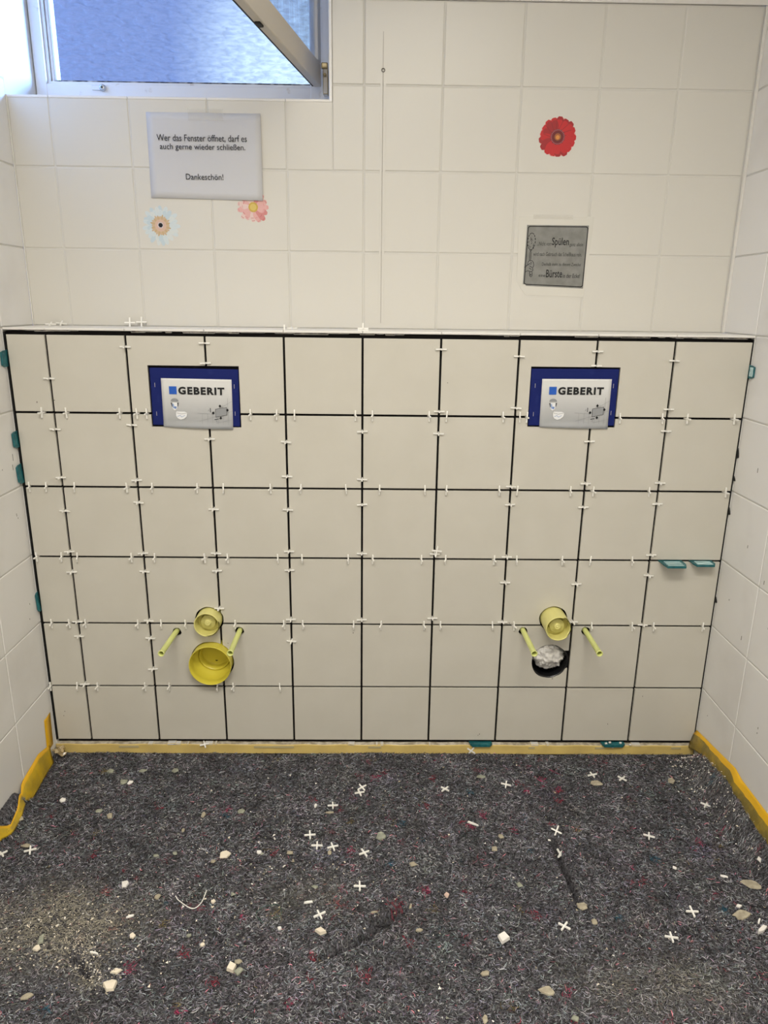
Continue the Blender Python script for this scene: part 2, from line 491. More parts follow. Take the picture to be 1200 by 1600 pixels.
CHIPS = [
  (-0.6407,-0.1519,0.0220,0.0246,35,'white','tile_sliver','slim white plastic sliver on the felt near the left front tape'),
  (-0.7958,-0.2259,0.0200,0.0280,10,'white','tile_chip','small white block on the felt beside the left tape'),
  (-0.5292,-0.0978,0.0242,0.0319,30,'green','mortar_chip','grey green chip right of the others close to the tape strip'),
  (-0.7116,-0.1015,0.0267,0.0296,30,'green','mortar_chip','dull chip leftmost of those close to the tape strip'),
  (-0.6219,-0.0982,0.0285,0.0218,15,'green','mortar_chip','thin dull chip between two chips close to the tape strip'),
  (-0.6591,-0.1500,0.0261,0.0318,0,'green','mortar_chip','dull chip just left of the slim white sliver'),
  (-0.6854,-0.2663,0.0233,0.0230,0,'green','mortar_chip','oblong grey chip left of its beige neighbour on the felt'),
  (-0.6501,-0.2860,0.0211,0.0354,30,'tan','mortar_chip','beige square chip right of an oblong grey one'),
  (-0.8683,-0.3083,0.0197,0.0272,15,'tan','mortar_chip','small pale square chip hugging the left yellow tape'),
  (-0.4067,-0.2830,0.0149,0.0364,0,'tan','mortar_chip','upright oval chip beside a white speck left of centre'),
  (-0.3116,-0.2679,0.0241,0.0271,30,'green','mortar_chip','pale green chip left of centre below the tape strip'),
  (-0.4454,-0.3403,0.0110,0.0205,0,'tan','mortar_chip','tiny round beige chip left of centre'),
  (-0.4457,-0.4180,0.0178,0.0166,-25,'green','mortar_chip','flat oval grey chip right of its darker twin'),
  (-0.4896,-0.4266,0.0250,0.0167,10,'green','mortar_chip','dark oval grey chip at left of the felt'),
  (-0.8173,-0.3926,0.0285,0.0190,-5,'tan','mortar_chip','oval chip lying behind the leftmost whole white cross'),
  (-0.5348,-0.5129,0.0209,0.0371,10,'white','tile_chip','white and green split chip at left centre'),
  (-0.3235,-0.4243,0.0350,0.0403,10,'cream','tile_chip','large two toned cream tile shard left of centre'),
  (-0.3468,-0.4452,0.0157,0.0159,0,'tan','mortar_chip','small chip beside the large two toned cream shard'),
  (-0.4492,-0.5503,0.0203,0.0252,45,'tan','mortar_chip','crumbly tan chip left of the curved white thread'),
  (-0.3208,-0.5658,0.0149,0.0169,0,'cream','tile_chip',"pinkish round chip below the right end of the curved thread"),
  (-0.4709,-0.6566,0.0147,0.0235,20,'cream','tile_chip','small pointed cream shard between dust and centre'),
  (-0.6568,-0.6692,0.0168,0.0471,0,'green','tile_chip','upright grey green strip chip behind a white cube on the dust'),
  (-0.6570,-0.6894,0.0184,0.0244,0,'cream','tile_chip','pale cube chip on the dusty patch at left'),
  (-0.4738,-0.7432,0.0302,0.0221,10,'cream','tile_chip','oblong cream tile fragment above the wedge shaped shard'),
  (-0.4748,-0.7755,0.0377,0.0367,-20,'cream','tile_shard','big cream wedge shaped shard at lower left of the felt'),
  (-0.6285,-0.7955,0.0289,0.0225,25,'tan','mortar_chip','flat ochre scrap in the bottom left corner of the felt'),
  (-0.2479,-0.7306,0.0248,0.0421,0,'cream','tile_shard','cream angular shard in a cluster at lower left centre'),
  (-0.2341,-0.7393,0.0262,0.0271,40,'green','tile_chip','pale green chip tucked under the cream angular shard'),
  (-0.2388,-0.7173,0.0218,0.0170,0,'tan','mortar_chip','round tan chip topping the cluster at lower left centre'),
  (-0.5344,-0.7033,0.0244,0.0069,-15,'white','plastic_stick','thin white stick on the dark crease right of the dust'),
  (-0.4940,-0.6035,0.0218,0.0098,20,'white','plastic_stick','thin white curved sliver above the dust patch'),
  (-0.3524,-0.6568,0.0129,0.0136,0,'green','mortar_chip','small round grey chip right of the pointed cream shard'),
  (-0.3190,-0.6790,0.0127,0.0177,0,'cream','tile_chip','small rounded cream chip above the cream and green cluster'),
  (0.0568,-0.3601,0.0318,0.0410,10,'green','tile_chip','large square grey green chip near the middle of the felt'),
  (-0.1175,-0.2472,0.0092,0.0210,-10,'white','tile_chip','small white piece left of the cross under the middle'),
  (-0.0784,-0.2723,0.0274,0.0117,10,'tan','mortar_chip','thin pale splinter below an upright white cross'),
  (0.3428,-0.1236,0.0312,0.0233,0,'green','mortar_chip','flat grey chip right of centre near the tape strip'),
  (0.3372,-0.3976,0.0229,0.0299,-20,'tan','mortar_chip','brown wedge chip right of centre with a white speck'),
  (0.3603,-0.3550,0.0197,0.0254,-20,'tan','mortar_chip','pale beige chip above the brown wedge chip'),
  (0.1330,-0.4571,0.0238,0.0229,0,'tan','mortar_chip','rounded tan lump at the centre of the felt'),
  (-0.0734,-0.6522,0.0284,0.0284,-15,'cream','tile_shard','cream tile shard below the cross at the crease end'),
  (0.3150,-0.6639,0.0318,0.0487,-50,'white','tile_shard','big white tile shard at lower right of centre'),
  (0.2619,-0.7474,0.0230,0.0206,10,'tan','mortar_chip','beige chip below the big white tile shard'),
  (0.2039,-0.5485,0.0148,0.0262,0,'pink','mortar_chip','pinkish pointed chip right of the central crease'),
  (0.1355,-0.6475,0.0190,0.0154,10,'tan','mortar_chip','flat pale chip under the right end of the crease'),
  (0.1204,-0.5828,0.0065,0.0277,-15,'tan','wood_splinter','upright pale splinter at the upper end of the crease'),
  (0.0398,-0.6038,0.0193,0.0090,5,'tan','wood_splinter','level pale splinter left of the crease'),
  (-0.1664,-0.4198,0.0208,0.0185,0,'tan','mortar_chip','pinkish beige chip left of three white crosses'),
  (-0.2409,-0.4178,0.0157,0.0187,0,'white','tile_chip','small white chip midway between left shard and crosses'),
  (-0.0973,-0.5242,0.0249,0.0193,-20,'green','mortar_chip','flat grey chip beside the single cross above the crease'),
  (-0.1636,-0.6374,0.0144,0.0134,-30,'white','tile_chip','small white fragment left of the crease'),
  (0.2952,-0.3106,0.0399,0.0115,-30,'white','plastic_stick','straight white stick right of centre on the felt'),
  (-0.1081,-0.5685,0.0261,0.0094,10,'white','plastic_stick','short white spacer arm above a tilted cross'),
  (-0.0696,-0.4176,0.0121,0.0210,0,'tan','mortar_chip','little beige lump hanging below a cross with a tan tip'),
  (0.6651,-0.1509,0.0439,0.0313,-10,'tan','mortar_chip','long tan chip below the overlapping crosses at right'),
  (0.8827,-0.1360,0.0248,0.0449,0,'tan','mortar_chip','squarish tan chip near the right end of the tape strip'),
  (0.9218,-0.5183,0.0589,0.0415,-25,'tan','mortar_chip','long tan wedge chip against the right edge of the photo'),
  (0.8524,-0.6042,0.0565,0.0437,20,'tan','mortar_chip','broad tan flake at right below the tan wedge'),
  (0.8784,-0.6416,0.0456,0.0162,35,'white','tile_shard','long white pointed shard at the right edge of the photo'),
  (0.8837,-0.6180,0.0212,0.0082,50,'white','plastic_stick','short white stick above the long pointed shard'),
  (0.9552,-0.4708,0.0113,0.0310,-10,'white','tile_chip','small white drop shaped chip at the far right'),
  (0.5045,-0.5794,0.0302,0.0344,0,'tan','mortar_chip','crumbly yellowish lump at the foot of the right crease'),
  (0.3757,-0.5165,0.0203,0.0225,0,'green','mortar_chip','pale jagged chip left of the right crease'),
  (0.5195,-0.6211,0.0182,0.0216,0,'tan','mortar_chip','tan lump just above and right of a tilted cross'),
  (0.3771,-0.7896,0.0397,0.0367,-5,'tan','mortar_chip','broad tan flake near the bottom right of centre'),
  (0.4164,-0.8485,0.0195,0.0197,-15,'green','tile_chip','pale chip at the bottom edge right of centre'),
  (0.7569,-0.4669,0.0145,0.0144,-30,'white','tile_chip','small white chip beside an orange fleck at right'),
  (0.8648,-0.4929,0.0220,0.0118,-20,'white','tile_sliver','white sliver left of the tan wedge chip'),
  (0.8573,-0.5795,0.0178,0.0139,0,'white','tile_chip','white flake behind the broad tan flake at right'),
  (0.2475,-0.8456,0.0133,0.0344,-10,'tan','wood_splinter','pale splinter at the bottom edge right of the middle'),
]

# ------------------------------------------------------------------ floor and felt
bm = bmesh.new(); box(bm, XL - 0.08, XR + 0.08, YREAR, 0.40, -0.12, -0.078)
tag(from_bm('floor', bm, mat('screed', (0.25, 0.24, 0.22), 0.9)), 'bare floor under the protective felt', 'floor', kind='structure')

def sst(a, b, x):
    t = np.clip((x - a) / (b - a), 0, 1)
    return t * t * (3 - 2 * t)

def seg_dist(x, y, ax, ay, bx, by):
    dx, dy = bx - ax, by - ay
    t = np.clip(((x - ax) * dx + (y - ay) * dy) / (dx * dx + dy * dy), 0, 1)
    return np.hypot(x - ax - t * dx, y - ay - t * dy)

def wave(x, y):
    return (0.0016 * np.sin(7.1 * x + 3.3 * y + 0.4) * np.cos(5.2 * y - 2.1 * x) + 0.0012 * np.sin(17 * x - 9 * y + 1.7)
            + 0.0010 * np.sin(12 * y + 6 * x + 0.9) + 0.0005 * np.sin(41 * x + 23 * y))

FOLDS = [  # ax, ay, bx, by, depth, width
    (-0.055, -0.70, 0.02, -0.655, 0.036, 0.0105), (0.02, -0.655, 0.10, -0.588, 0.036, 0.0105),
    (0.488, -0.36, 0.494, -0.48, 0.028, 0.006), (0.494, -0.48, 0.500, -0.57, 0.028, 0.006),
    (-0.585, -0.70, -0.53, -0.745, 0.028, 0.009), (-0.62, -0.60, -0.50, -0.62, 0.003, 0.015)]
RIDGES = [(-0.06, -0.655, 0.10, -0.55, 0.006, 0.045), (0.46, -0.37, 0.46, -0.57, 0.005, 0.04), (-0.60, -0.66, -0.50, -0.72, 0.006, 0.04),
          (-0.10, -0.75, 0.15, -0.68, 0.005, 0.06), (0.3, -0.86, 0.9, -0.80, 0.008, 0.07), (-0.9, -0.9, -0.2, -0.86, 0.008, 0.07)]

def felt_h(x, y):
    x = np.asarray(x, float); y = np.asarray(y, float)
    h = -0.040 + wave(x, y)
    for ax, ay, bx, by, d, w in FOLDS:
        h = h - d * np.exp(-(seg_dist(x, y, ax, ay, bx, by) / w) ** 2)
    for ax, ay, bx, by, d, w in RIDGES:
        h = h + d * np.exp(-(seg_dist(x, y, ax, ay, bx, by) / w) ** 2)
    zlow = np.interp(-y, [0.004, 0.05, 0.12, 0.235, 0.272, 0.37, 0.45, 0.6, 0.9], [-0.010, 0.010, 0.022, 0.037, 0.027, 0.016, 0.014, 0.01, 0.005])
    h = h + (zlow + 0.042) * sst(0.925, 0.984, x) * sst(-0.02, -0.09, y)                      # turned up along the right wall
    h = h + 0.050 * sst(-0.855, -0.905, x) * sst(-0.20, -0.27, y)                 # bunched up against the left wall
    h = h + 0.006 * sst(-0.885, -0.905, x)
    return h

nx, ny = 640, 470
gx = np.linspace(XL + 0.001, XR - 0.002, nx)
gy = np.concatenate([np.linspace(-0.004, -1.0, 410), np.linspace(-1.02, YREAR + 0.01, 60)])
X, Y = np.meshgrid(gx, gy)
Zt = felt_h(X, Y)
Zt = Zt + nrg.normal(0, 0.0007, Zt.shape)
verts = np.stack([X, Y, Zt], -1).reshape(-1, 3)
ii = np.arange(ny - 1)[:, None] * nx + np.arange(nx - 1)[None]
faces = np.stack([ii, ii + nx, ii + nx + 1, ii + 1], -1).reshape(-1, 4)
me = bpy.data.meshes.new('protective_felt')
me.from_pydata(verts.tolist(), [], faces.tolist())

FELT = bpy.data.materials.new('recycled_felt')
FELT.use_nodes = True
n, l = FELT.node_tree.nodes, FELT.node_tree.links
b = n['Principled BSDF']; b.inputs['Roughness'].default_value = 1.0; b.inputs['Specular IOR Level'].default_value = 0.05
tc = n.new('ShaderNodeTexCoord')
n1 = n.new('ShaderNodeTexNoise'); n1.inputs['Scale'].default_value = 160; n1.inputs['Detail'].default_value = 5; n1.inputs['Distortion'].default_value = 1.2
r1 = n.new('ShaderNodeValToRGB'); r1.color_ramp.elements[0].position = 0.36; r1.color_ramp.elements[0].color = (0.022, 0.021, 0.024, 1)
r1.color_ramp.elements[1].position = 0.68; r1.color_ramp.elements[1].color = (0.16, 0.155, 0.165, 1)
bp = n.new('ShaderNodeBump'); bp.inputs['Strength'].default_value = 0.8; bp.inputs['Distance'].default_value = 0.004
l.new(tc.outputs['Object'], n1.inputs['Vector']); l.new(n1.outputs['Fac'], r1.inputs['Fac'])
l.new(r1.outputs['Color'], b.inputs['Base Color']); l.new(n1.outputs['Fac'], bp.inputs['Height']); l.new(bp.outputs['Normal'], b.inputs['Normal'])
me.materials.append(FELT)
for p in me.polygons:
    p.use_smooth = True
felt = link_mesh('protective_felt', me)
tag(felt, 'dark grey flecked protective felt covering the whole floor', 'floor felt')

# loose wool fibres of the felt: short curved slivers, each with its own tint
def dust_amount(x, y):
    n1 = np.sin(31 * x + 17 * y) * 0.3 + np.sin(53 * x - 39 * y + 1) * 0.2
    d1 = np.exp(-(((x + 0.66) / 0.16) ** 2 + ((y + 0.63) / 0.10) ** 2) ** 1.2)
    d2 = np.exp(-(seg_dist(x, y, -0.60, -0.66, -0.52, -0.765) / 0.02) ** 2) * 0.8
    d3 = np.exp(-(seg_dist(x, y, -0.70, -0.62, -0.52, -0.625) / 0.03) ** 2) * 0.8
    d4 = np.exp(-(((x - 0.60) / 0.14) ** 2 + ((y + 0.78) / 0.06) ** 2)) * 0.45
    d5 = np.exp(-(((x - 0.97) / 0.05) ** 2 + ((y + 0.22) / 0.2) ** 2)) * 0.15
    d6 = np.exp(-(((x + 0.12) / 0.1) ** 2 + ((y + 0.55) / 0.06) ** 2)) * 0.22
    return np.clip((d1 * 0.9 + d2 + d3 + d4 + d5 + d6) * (1 + n1), 0, 1)

NF = 190000
fx = nrg.uniform(XL + 0.012, XR - 0.012, NF)
fy = -0.008 - 1.02 * nrg.uniform(0, 1, NF)
inside = np.min([seg_dist(fx, fy, *f[:4]) for f in FOLDS[:5]], 0) < 0.0085     # no loose wool bridges the open creases
fx[inside] += 0.06; fy[inside] += 0.05
ang = nrg.normal(0.15, 1.0, NF)
ln = nrg.uniform(0.006, 0.0175, NF) * (1 + 0.6 * (nrg.random(NF) < 0.1))
wd = nrg.uniform(0.0005, 0.0015, NF)
cur = nrg.normal(0, 1.5, NF)
groove = np.min([seg_dist(fx, fy, *f[:4]) for f in FOLDS[:5]], 0)
ln *= np.where(groove < 0.016, 0.4, 1.0)
NS = 4
t = np.linspace(-0.5, 0.5, NS)
a_k = ang[:, None] + cur[:, None] * t[None]
px = fx[:, None] + np.cumsum(np.cos(a_k), 1) * ln[:, None] / NS
py = fy[:, None] + np.cumsum(np.sin(a_k), 1) * ln[:, None] / NS
px = np.clip(px, XL + 0.003, XR - 0.003); py = np.minimum(py, -0.005)
base = felt_h(px, py)
lift = nrg.uniform(0.0004, 0.0048, NF)
pz = base + lift[:, None] + (nrg.normal(0, 0.0010, NF)[:, None]) * (t[None] * 2)
wz = np.sin(np.linspace(0.25, math.pi - 0.25, NS))[None] * wd[:, None] * 0.5
ox, oy = -np.sin(a_k) * wz, np.cos(a_k) * wz
tw = nrg.normal(0, 0.5, NF)[:, None] * wz
V = np.empty((NF, NS, 2, 3))
V[..., 0, 0] = px + ox; V[..., 0, 1] = py + oy; V[..., 0, 2] = pz + tw
V[..., 1, 0] = px - ox; V[..., 1, 1] = py - oy; V[..., 1, 2] = pz - tw
V = V.reshape(-1, 3)
bi = (np.arange(NF) * NS * 2)[:, None] + (np.arange(NS - 1) * 2)[None]
Fq = np.stack([bi, bi + 1, bi + 3, bi + 2], -1).reshape(-1, 4)
tint = nrg.random(NF)
blot = 0.5 + 0.5 * np.sin(61 * fx + 3 * np.sin(47 * fy)) * np.sin(83 * fy + 3 * np.sin(37 * fx))
blot = 0.6 * blot + 0.4 * nrg.random(NF)
g = np.where(tint < 0.42, nrg.uniform(0.012, 0.055, NF), np.where(tint < 0.80, nrg.uniform(0.07, 0.22, NF), nrg.uniform(0.20, 0.42, NF)))
g = g * (0.52 + 1.25 * blot)
cols = np.stack([g * 0.98, g * 0.98, g * 1.05], 1)
clump = (np.sin(23 * fx + 5 * np.sin(19 * fy)) * np.sin(29 * fy + 4 * np.sin(13 * fx)))
cols *= (1 + 0.30 * clump)[:, None]
for k in range(260):                                   # thicker and thinner patches of wool
    bx_, by_ = nrg.uniform(-0.9, 1.0), nrg.uniform(-1.02, 0.0)
    w_ = np.exp(-((fx - bx_) ** 2 + (fy - by_) ** 2) / nrg.uniform(0.012, 0.035) ** 2)
    cols *= (1 + w_ * nrg.uniform(-0.45, 0.55))[:, None] * (1 + w_[:, None] * nrg.normal(0, 0.05, 3)[None])
cols *= 1 + nrg.normal(0, 0.07, (NF, 3))
cols = np.clip(cols, 0.008, 0.48)
s = nrg.random(NF)
cols[s < 0.022] *= np.array([2.0, 0.75, 0.85])
# tufts of coloured wool: magenta, red, petrol blue, ochre
for k in range(210):
    cx_, cy_ = nrg.uniform(-0.88, 0.98), nrg.uniform(-1.0, -0.03)
    rad = nrg.uniform(0.004, 0.012)
    m_ = ((fx - cx_) ** 2 + ((fy - cy_) * 1.2) ** 2 < rad ** 2) & (nrg.random(NF) < 0.8)
    c_ = [(0.32, 0.035, 0.09), (0.26, 0.03, 0.05), (0.20, 0.05, 0.07), (0.03, 0.11, 0.16), (0.20, 0.15, 0.06)][rng.choice([0, 0, 1, 1, 2, 2, 3, 4])]
    cols[m_] = np.array(c_) * nrg.uniform(0.6, 1.3, (m_.sum(), 1))
da = dust_amount(fx, fy)
mixd = np.clip(da * nrg.uniform(0.5, 1.5, NF), 0, 0.95)[:, None]
cols = cols * (1 - mixd) + mixd * np.array([0.36, 0.33, 0.255]) * nrg.uniform(0.6, 1.25, (NF, 1))
cols = cols * np.array([1.05, 1.06, 1.09])
C4 = np.concatenate([np.repeat(cols, NS * 2, 0), np.ones((NF * NS * 2, 1))], 1)
fm = bpy.data.meshes.new('fibres')
fm.vertices.add(len(V)); fm.vertices.foreach_set('co', V.astype(np.float32).ravel())
fm.loops.add(Fq.size); fm.loops.foreach_set('vertex_index', Fq.astype(np.int32).ravel())
fm.polygons.add(len(Fq)); fm.polygons.foreach_set('loop_start', (np.arange(len(Fq)) * 4).astype(np.int32))
fm.update(calc_edges=True)
at = fm.color_attributes.new('tint', 'FLOAT_COLOR', 'POINT')
at.data.foreach_set('color', C4.astype(np.float32).ravel())
FIB = mat('wool_fibre', (0.1, 0.1, 0.1), 0.9, 0.1)
an = FIB.node_tree.nodes.new('ShaderNodeAttribute'); an.attribute_name = 'tint'
FIB.node_tree.links.new(an.outputs['Color'], FIB.node_tree.nodes['Principled BSDF'].inputs['Base Color'])
fm.materials.append(FIB)
fib = link_mesh('fibres', fm, felt)
fib['kind'] = 'stuff'

# ------------------------------------------------------------------ tape strip along the foot of the tiles
bm = bmesh.new()
n_seg = 60
prev = None
for i in range(n_seg + 1):
    x = XL + 0.001 + (XR - XL - 0.003) * i / n_seg
    w1, w2 = 0.0007 * math.sin(i * 1.7), 0.0009 * math.sin(i * 0.9 + 1)
    pts = [(x, 0.012, -0.0110 + w1), (x, -0.0035 + w1, -0.0110 + w1), (x, -0.0055, -0.0125 + w1), (x, -0.0060 + w2 * 0.4, -0.026), (x, -0.0068 + w2 * 0.4, -0.0395), (x, 0.012, -0.0395)]
    cur_ = [bm.verts.new(p) for p in pts]
    if prev:
        for a in range(6):
            f = bm.faces.new((prev[a], prev[(a + 1) % 6], cur_[(a + 1) % 6], cur_[a]))
            f.material_index = 1 if a == 0 else 0
    else:
        bm.faces.new(cur_)
    prev = cur_
bm.faces.new(list(reversed(prev)))
fix_normals(bm)
rr = random.Random(21)
for k in range(15):                                   # mortar smears on the upper lip
    x = rr.uniform(XL + 0.05, 0.95); w = rr.uniform(0.005, 0.03)
    box(bm, x, x + w, -0.0058, 0.010, -0.0122 + rr.uniform(-0.001, 0.0), -0.0098 + rr.uniform(0, 0.003), 2, 0.0010)
for x, w in ((-0.72, 0.06), (-0.32, 0.12), (0.02, 0.04), (0.50, 0.02), (0.70, 0.03), (0.93, 0.03)):
    box(bm, x, x + w, -0.0075, -0.005, -0.022, -0.0135, 3, 0.0008)
tape0 = from_bm('masking_tape', bm, [TAPE_STRIP, mottle(mat('mortar_lip', (0.60, 0.53, 0.40), 0.8), (0.40, 0.34, 0.24), (0.72, 0.66, 0.54), 60), GROUT_WHITE,
                mat('greyish_smear', (0.47, 0.40, 0.22), 0.6)])
tag(tape0, 'straight ochre tape strip along the foot of the new tiles', 'tape')

def strip(name, rows, mats, label, midx):
    """rows: list of cross sections (lists of points), lofted; midx: material per band"""
    bm = bmesh.new()
    vr = [[bm.verts.new(p) for p in r] for r in rows]
    for a, b in zip(vr, vr[1:]):
        for k in range(len(a) - 1):
            f = bm.faces.new((a[k], a[k + 1], b[k + 1], b[k]))
            f.material_index = midx[k]
            f.smooth = True
    fix_normals(bm)
    o = from_bm(name, bm, mats)
    md = o.modifiers.new('thickness', 'SOLIDIFY'); md.thickness = 0.0006
    tag(o, label, 'tape')
    return o

def lerp_tab(tab, y):
    for (a, b) in zip(tab, tab[1:]):
        if b[0] <= y <= a[0]:
            t_ = (a[0] - y) / (a[0] - b[0])
            return [p + (q - p) * t_ for p, q in zip(a[1:], b[1:])]
    return list(tab[0][1:]) if y > tab[0][0] else list(tab[-1][1:])

# right: (y, z top on wall, y shift mid, z mid, z low)
tabR = [(-0.004, 0.043, 0.030, -0.010), (-0.05, 0.050, 0.046, 0.010), (-0.12, 0.060, 0.050, 0.022), (-0.235, 0.0765, 0.062, 0.037), (-0.272, 0.068, 0.050, 0.027), (-0.37, 0.067, 0.049, 0.016),
        (-0.45, 0.066, 0.046, 0.014), (-0.6, 0.06, 0.04, 0.01), (-0.9, 0.055, 0.035, 0.005)]
rows = []
for i in range(60):
    y = -0.004 - 0.80 * i / 59
    zt, zm, zl = lerp_tab(tabR, y)
    w = 0.0012 * math.sin(i * 1.3) + 0.0008 * math.sin(i * 2.9)
    pinch = 0.004 * math.exp(-((y + 0.265) / 0.02) ** 2)
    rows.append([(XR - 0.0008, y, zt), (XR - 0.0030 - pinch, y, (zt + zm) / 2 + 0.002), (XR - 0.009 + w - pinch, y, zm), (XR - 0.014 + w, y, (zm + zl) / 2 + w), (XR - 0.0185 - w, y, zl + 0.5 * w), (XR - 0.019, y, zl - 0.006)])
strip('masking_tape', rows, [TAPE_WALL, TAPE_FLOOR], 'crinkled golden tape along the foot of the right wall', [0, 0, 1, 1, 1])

# left: wall edge (y, x, z) and floor edge
tabL = [(-0.045, XL + 0.0010, 0.012, -0.893), (-0.11, XL + 0.0010, 0.028, -0.890), (-0.21, XL + 0.0012, 0.013, -0.881), (-0.245, XL + 0.010, 0.008, -0.879), (-0.29, XL + 0.024, 0.001, -0.870),
        (-0.345, XL + 0.030, -0.004, -0.868), (-0.375, XL + 0.014, 0.008, -0.876), (-0.42, XL + 0.006, 0.012, -0.880), (-0.7, XL + 0.003, 0.014, -0.880)]
rows = []
for i in range(52):
    y = -0.045 - 0.58 * i / 51
    xt, zt, xl = lerp_tab(tabL, y)
    w = 0.0010 * math.sin(i * 1.1) + 0.0008 * math.sin(i * 2.3)
    zl = float(felt_h(xl, y)) + 0.006
    zt = max(zt, float(felt_h(xt, y)) + 0.003) if y > -0.23 else float(felt_h(xt, y)) + 0.004
    zm = zt * 0.5 + zl * 0.5 - 0.004
    rows.append([(xt, y, zt), (xt + (xl - xt) * 0.3, y - 0.004, zt * 0.7 + zm * 0.3 + w), (xt + (xl - xt) * 0.6, y - 0.008, max(zm, zl) + w), (xl, y - 0.012, zl), (xl + 0.001, y - 0.012, zl - 0.006)])
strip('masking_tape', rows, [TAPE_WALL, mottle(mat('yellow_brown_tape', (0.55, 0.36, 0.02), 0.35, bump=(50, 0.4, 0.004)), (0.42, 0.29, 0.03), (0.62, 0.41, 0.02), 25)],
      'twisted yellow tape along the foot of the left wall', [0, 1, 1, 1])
rows = []
for i in range(12):
    z = 0.099 - 0.100 * i / 11
    y = -0.035 - 0.006 * (i / 11)
    rows.append([(XL + 0.0009, y - 0.019, z + 0.001 * math.sin(i)), (XL + 0.0011, y, z), (XL + 0.0009, y + 0.020, z + (0.001 if i else 0.003))])
strip('masking_tape', rows, [TAPE_WALL], 'short upright golden tape piece on the left wall near the corner', [0, 0])

# torn bits of clear film in the left corner
bm = bmesh.new()
rr = random.Random(5)
for k in range(5):
    c = Vector((XL + 0.014 + rr.uniform(-0.005, 0.022), -0.03 + rr.uniform(-0.02, 0.01), -0.012 + rr.uniform(-0.010, 0.008)))
    grid = [[bm.verts.new(c + Vector(((i - 1.5) * 0.008, (j - 1) * 0.006 + rr.uniform(-0.003, 0.003), rr.uniform(-0.006, 0.006)))) for j in range(3)] for i in range(4)]
    for i in range(3):
        for j in range(2):
            bm.faces.new((grid[i][j], grid[i + 1][j], grid[i + 1][j + 1], grid[i][j + 1]))
fix_normals(bm)
o = from_bm('tape_scrap', bm, mat('dirty_film', (0.46, 0.36, 0.20), 0.18, 0.8))
o.modifiers.new('thickness', 'SOLIDIFY').thickness = 0.0006
tag(o, 'crumpled shiny tape scrap in the left front corner', 'tape scrap')

# ------------------------------------------------------------------ window
win = thing('window_1', 'white framed window with rippled blue glass in the upper left', 'window', (0, 0, 0), kind='structure')
FY = 0.36
bm = bmesh.new()
bz0, bz1 = 1.752, 2.34
# fixed outer frame: stepped profiles on the left, bottom and right
box(bm, XL + 0.001, -0.8760, FY, FY + 0.06, bz0, bz1, 0, 0.002)
box(bm, -0.8760, -0.8685, FY + 0.012, FY + 0.06, bz0, bz1, 0, 0.001)
box(bm, -0.8675, -0.8600, FY + 0.020, FY + 0.06, bz0, bz1, 0, 0.001)
box(bm, XL + 0.003, -0.085, FY + 0.0012, FY + 0.058, bz0 + 0.001, 1.8255, 0, 0.002)
box(bm, -0.8760, -0.1500, FY + 0.010, FY + 0.06, 1.8260, 1.8330, 0, 0.001)
box(bm, -0.1520, -0.0840, FY, FY + 0.06, bz0, bz1, 0, 0.002)
box(bm, XL + 0.003, -0.086, FY + 0.0012, FY + 0.058, 2.29, bz1 - 0.001, 0, 0.002)
from_bm('frame', bm, FRAME_PAINT, win)
bm = bmesh.new()
box(bm, -0.8600, -0.1510, FY + 0.016, FY + 0.05, 1.8325, 1.8375, 0, 0.0008)
from_bm('glazing_putty', bm, GASKET, win)
bm = bmesh.new()
box(bm, -0.8600, -0.8545, FY + 0.022, FY + 0.05, 1.8375, 2.29, 0, 0.0008)
box(bm, -0.1545, -0.1515, FY + 0.022, FY + 0.05, 1.8375, 2.29, 0, 0.0008)
from_bm('glazing_bead', bm, mat('pale_bead', (0.80, 0.84, 0.88), 0.4), win)

def rippled_glass(name, sx, sy, sz, clear, tint):
    m = bpy.data.materials.new(name)
    m.use_nodes = True
    n, l = m.node_tree.nodes, m.node_tree.links
    n.clear()
    out = n.new('ShaderNodeOutputMaterial')
    tc = n.new('ShaderNodeTexCoord')
    mp = n.new('ShaderNodeMapping'); mp.inputs['Scale'].default_value = (sx, sy, sz)
    nz = n.new('ShaderNodeTexNoise'); nz.inputs['Scale'].default_value = 1.0; nz.inputs['Detail'].default_value = 3; nz.inputs['Distortion'].default_value = 0.5
    l.new(tc.outputs['Object'], mp.inputs['Vector']); l.new(mp.outputs['Vector'], nz.inputs['Vector'])
    bp = n.new('ShaderNodeBump'); bp.inputs['Strength'].default_value = 1.0; bp.inputs['Distance'].default_value = 0.012
    l.new(nz.outputs['Fac'], bp.inputs['Height'])
    tr = n.new('ShaderNodeBsdfTranslucent'); tr.inputs['Color'].default_value = (*tint, 1)
    gl = n.new('ShaderNodeBsdfGlossy'); gl.inputs['Roughness'].default_value = 0.15; gl.inputs['Color'].default_value = (0.9, 0.95, 1, 1)
    tp = n.new('ShaderNodeBsdfTransparent'); tp.inputs['Color'].default_value = (0.92, 0.96, 1, 1)
    l.new(bp.outputs['Normal'], tr.inputs['Normal']); l.new(bp.outputs['Normal'], gl.inputs['Normal'])
    m1 = n.new('ShaderNodeMixShader'); m1.inputs[0].default_value = 0.10
    l.new(tr.outputs[0], m1.inputs[1]); l.new(gl.outputs[0], m1.inputs[2])
    m2 = n.new('ShaderNodeMixShader')
    rp = n.new('ShaderNodeMapRange'); rp.inputs['From Min'].default_value = 0.35; rp.inputs['From Max'].default_value = 0.65
    rp.inputs['To Min'].default_value = clear - 0.12; rp.inputs['To Max'].default_value = clear + 0.12
    l.new(nz.outputs['Fac'], rp.inputs['Value']); l.new(rp.outputs[0], m2.inputs[0])
    l.new(m1.outputs[0], m2.inputs[1]); l.new(tp.outputs[0], m2.inputs[2])
    l.new(m2.outputs[0], out.inputs['Surface'])
    return m

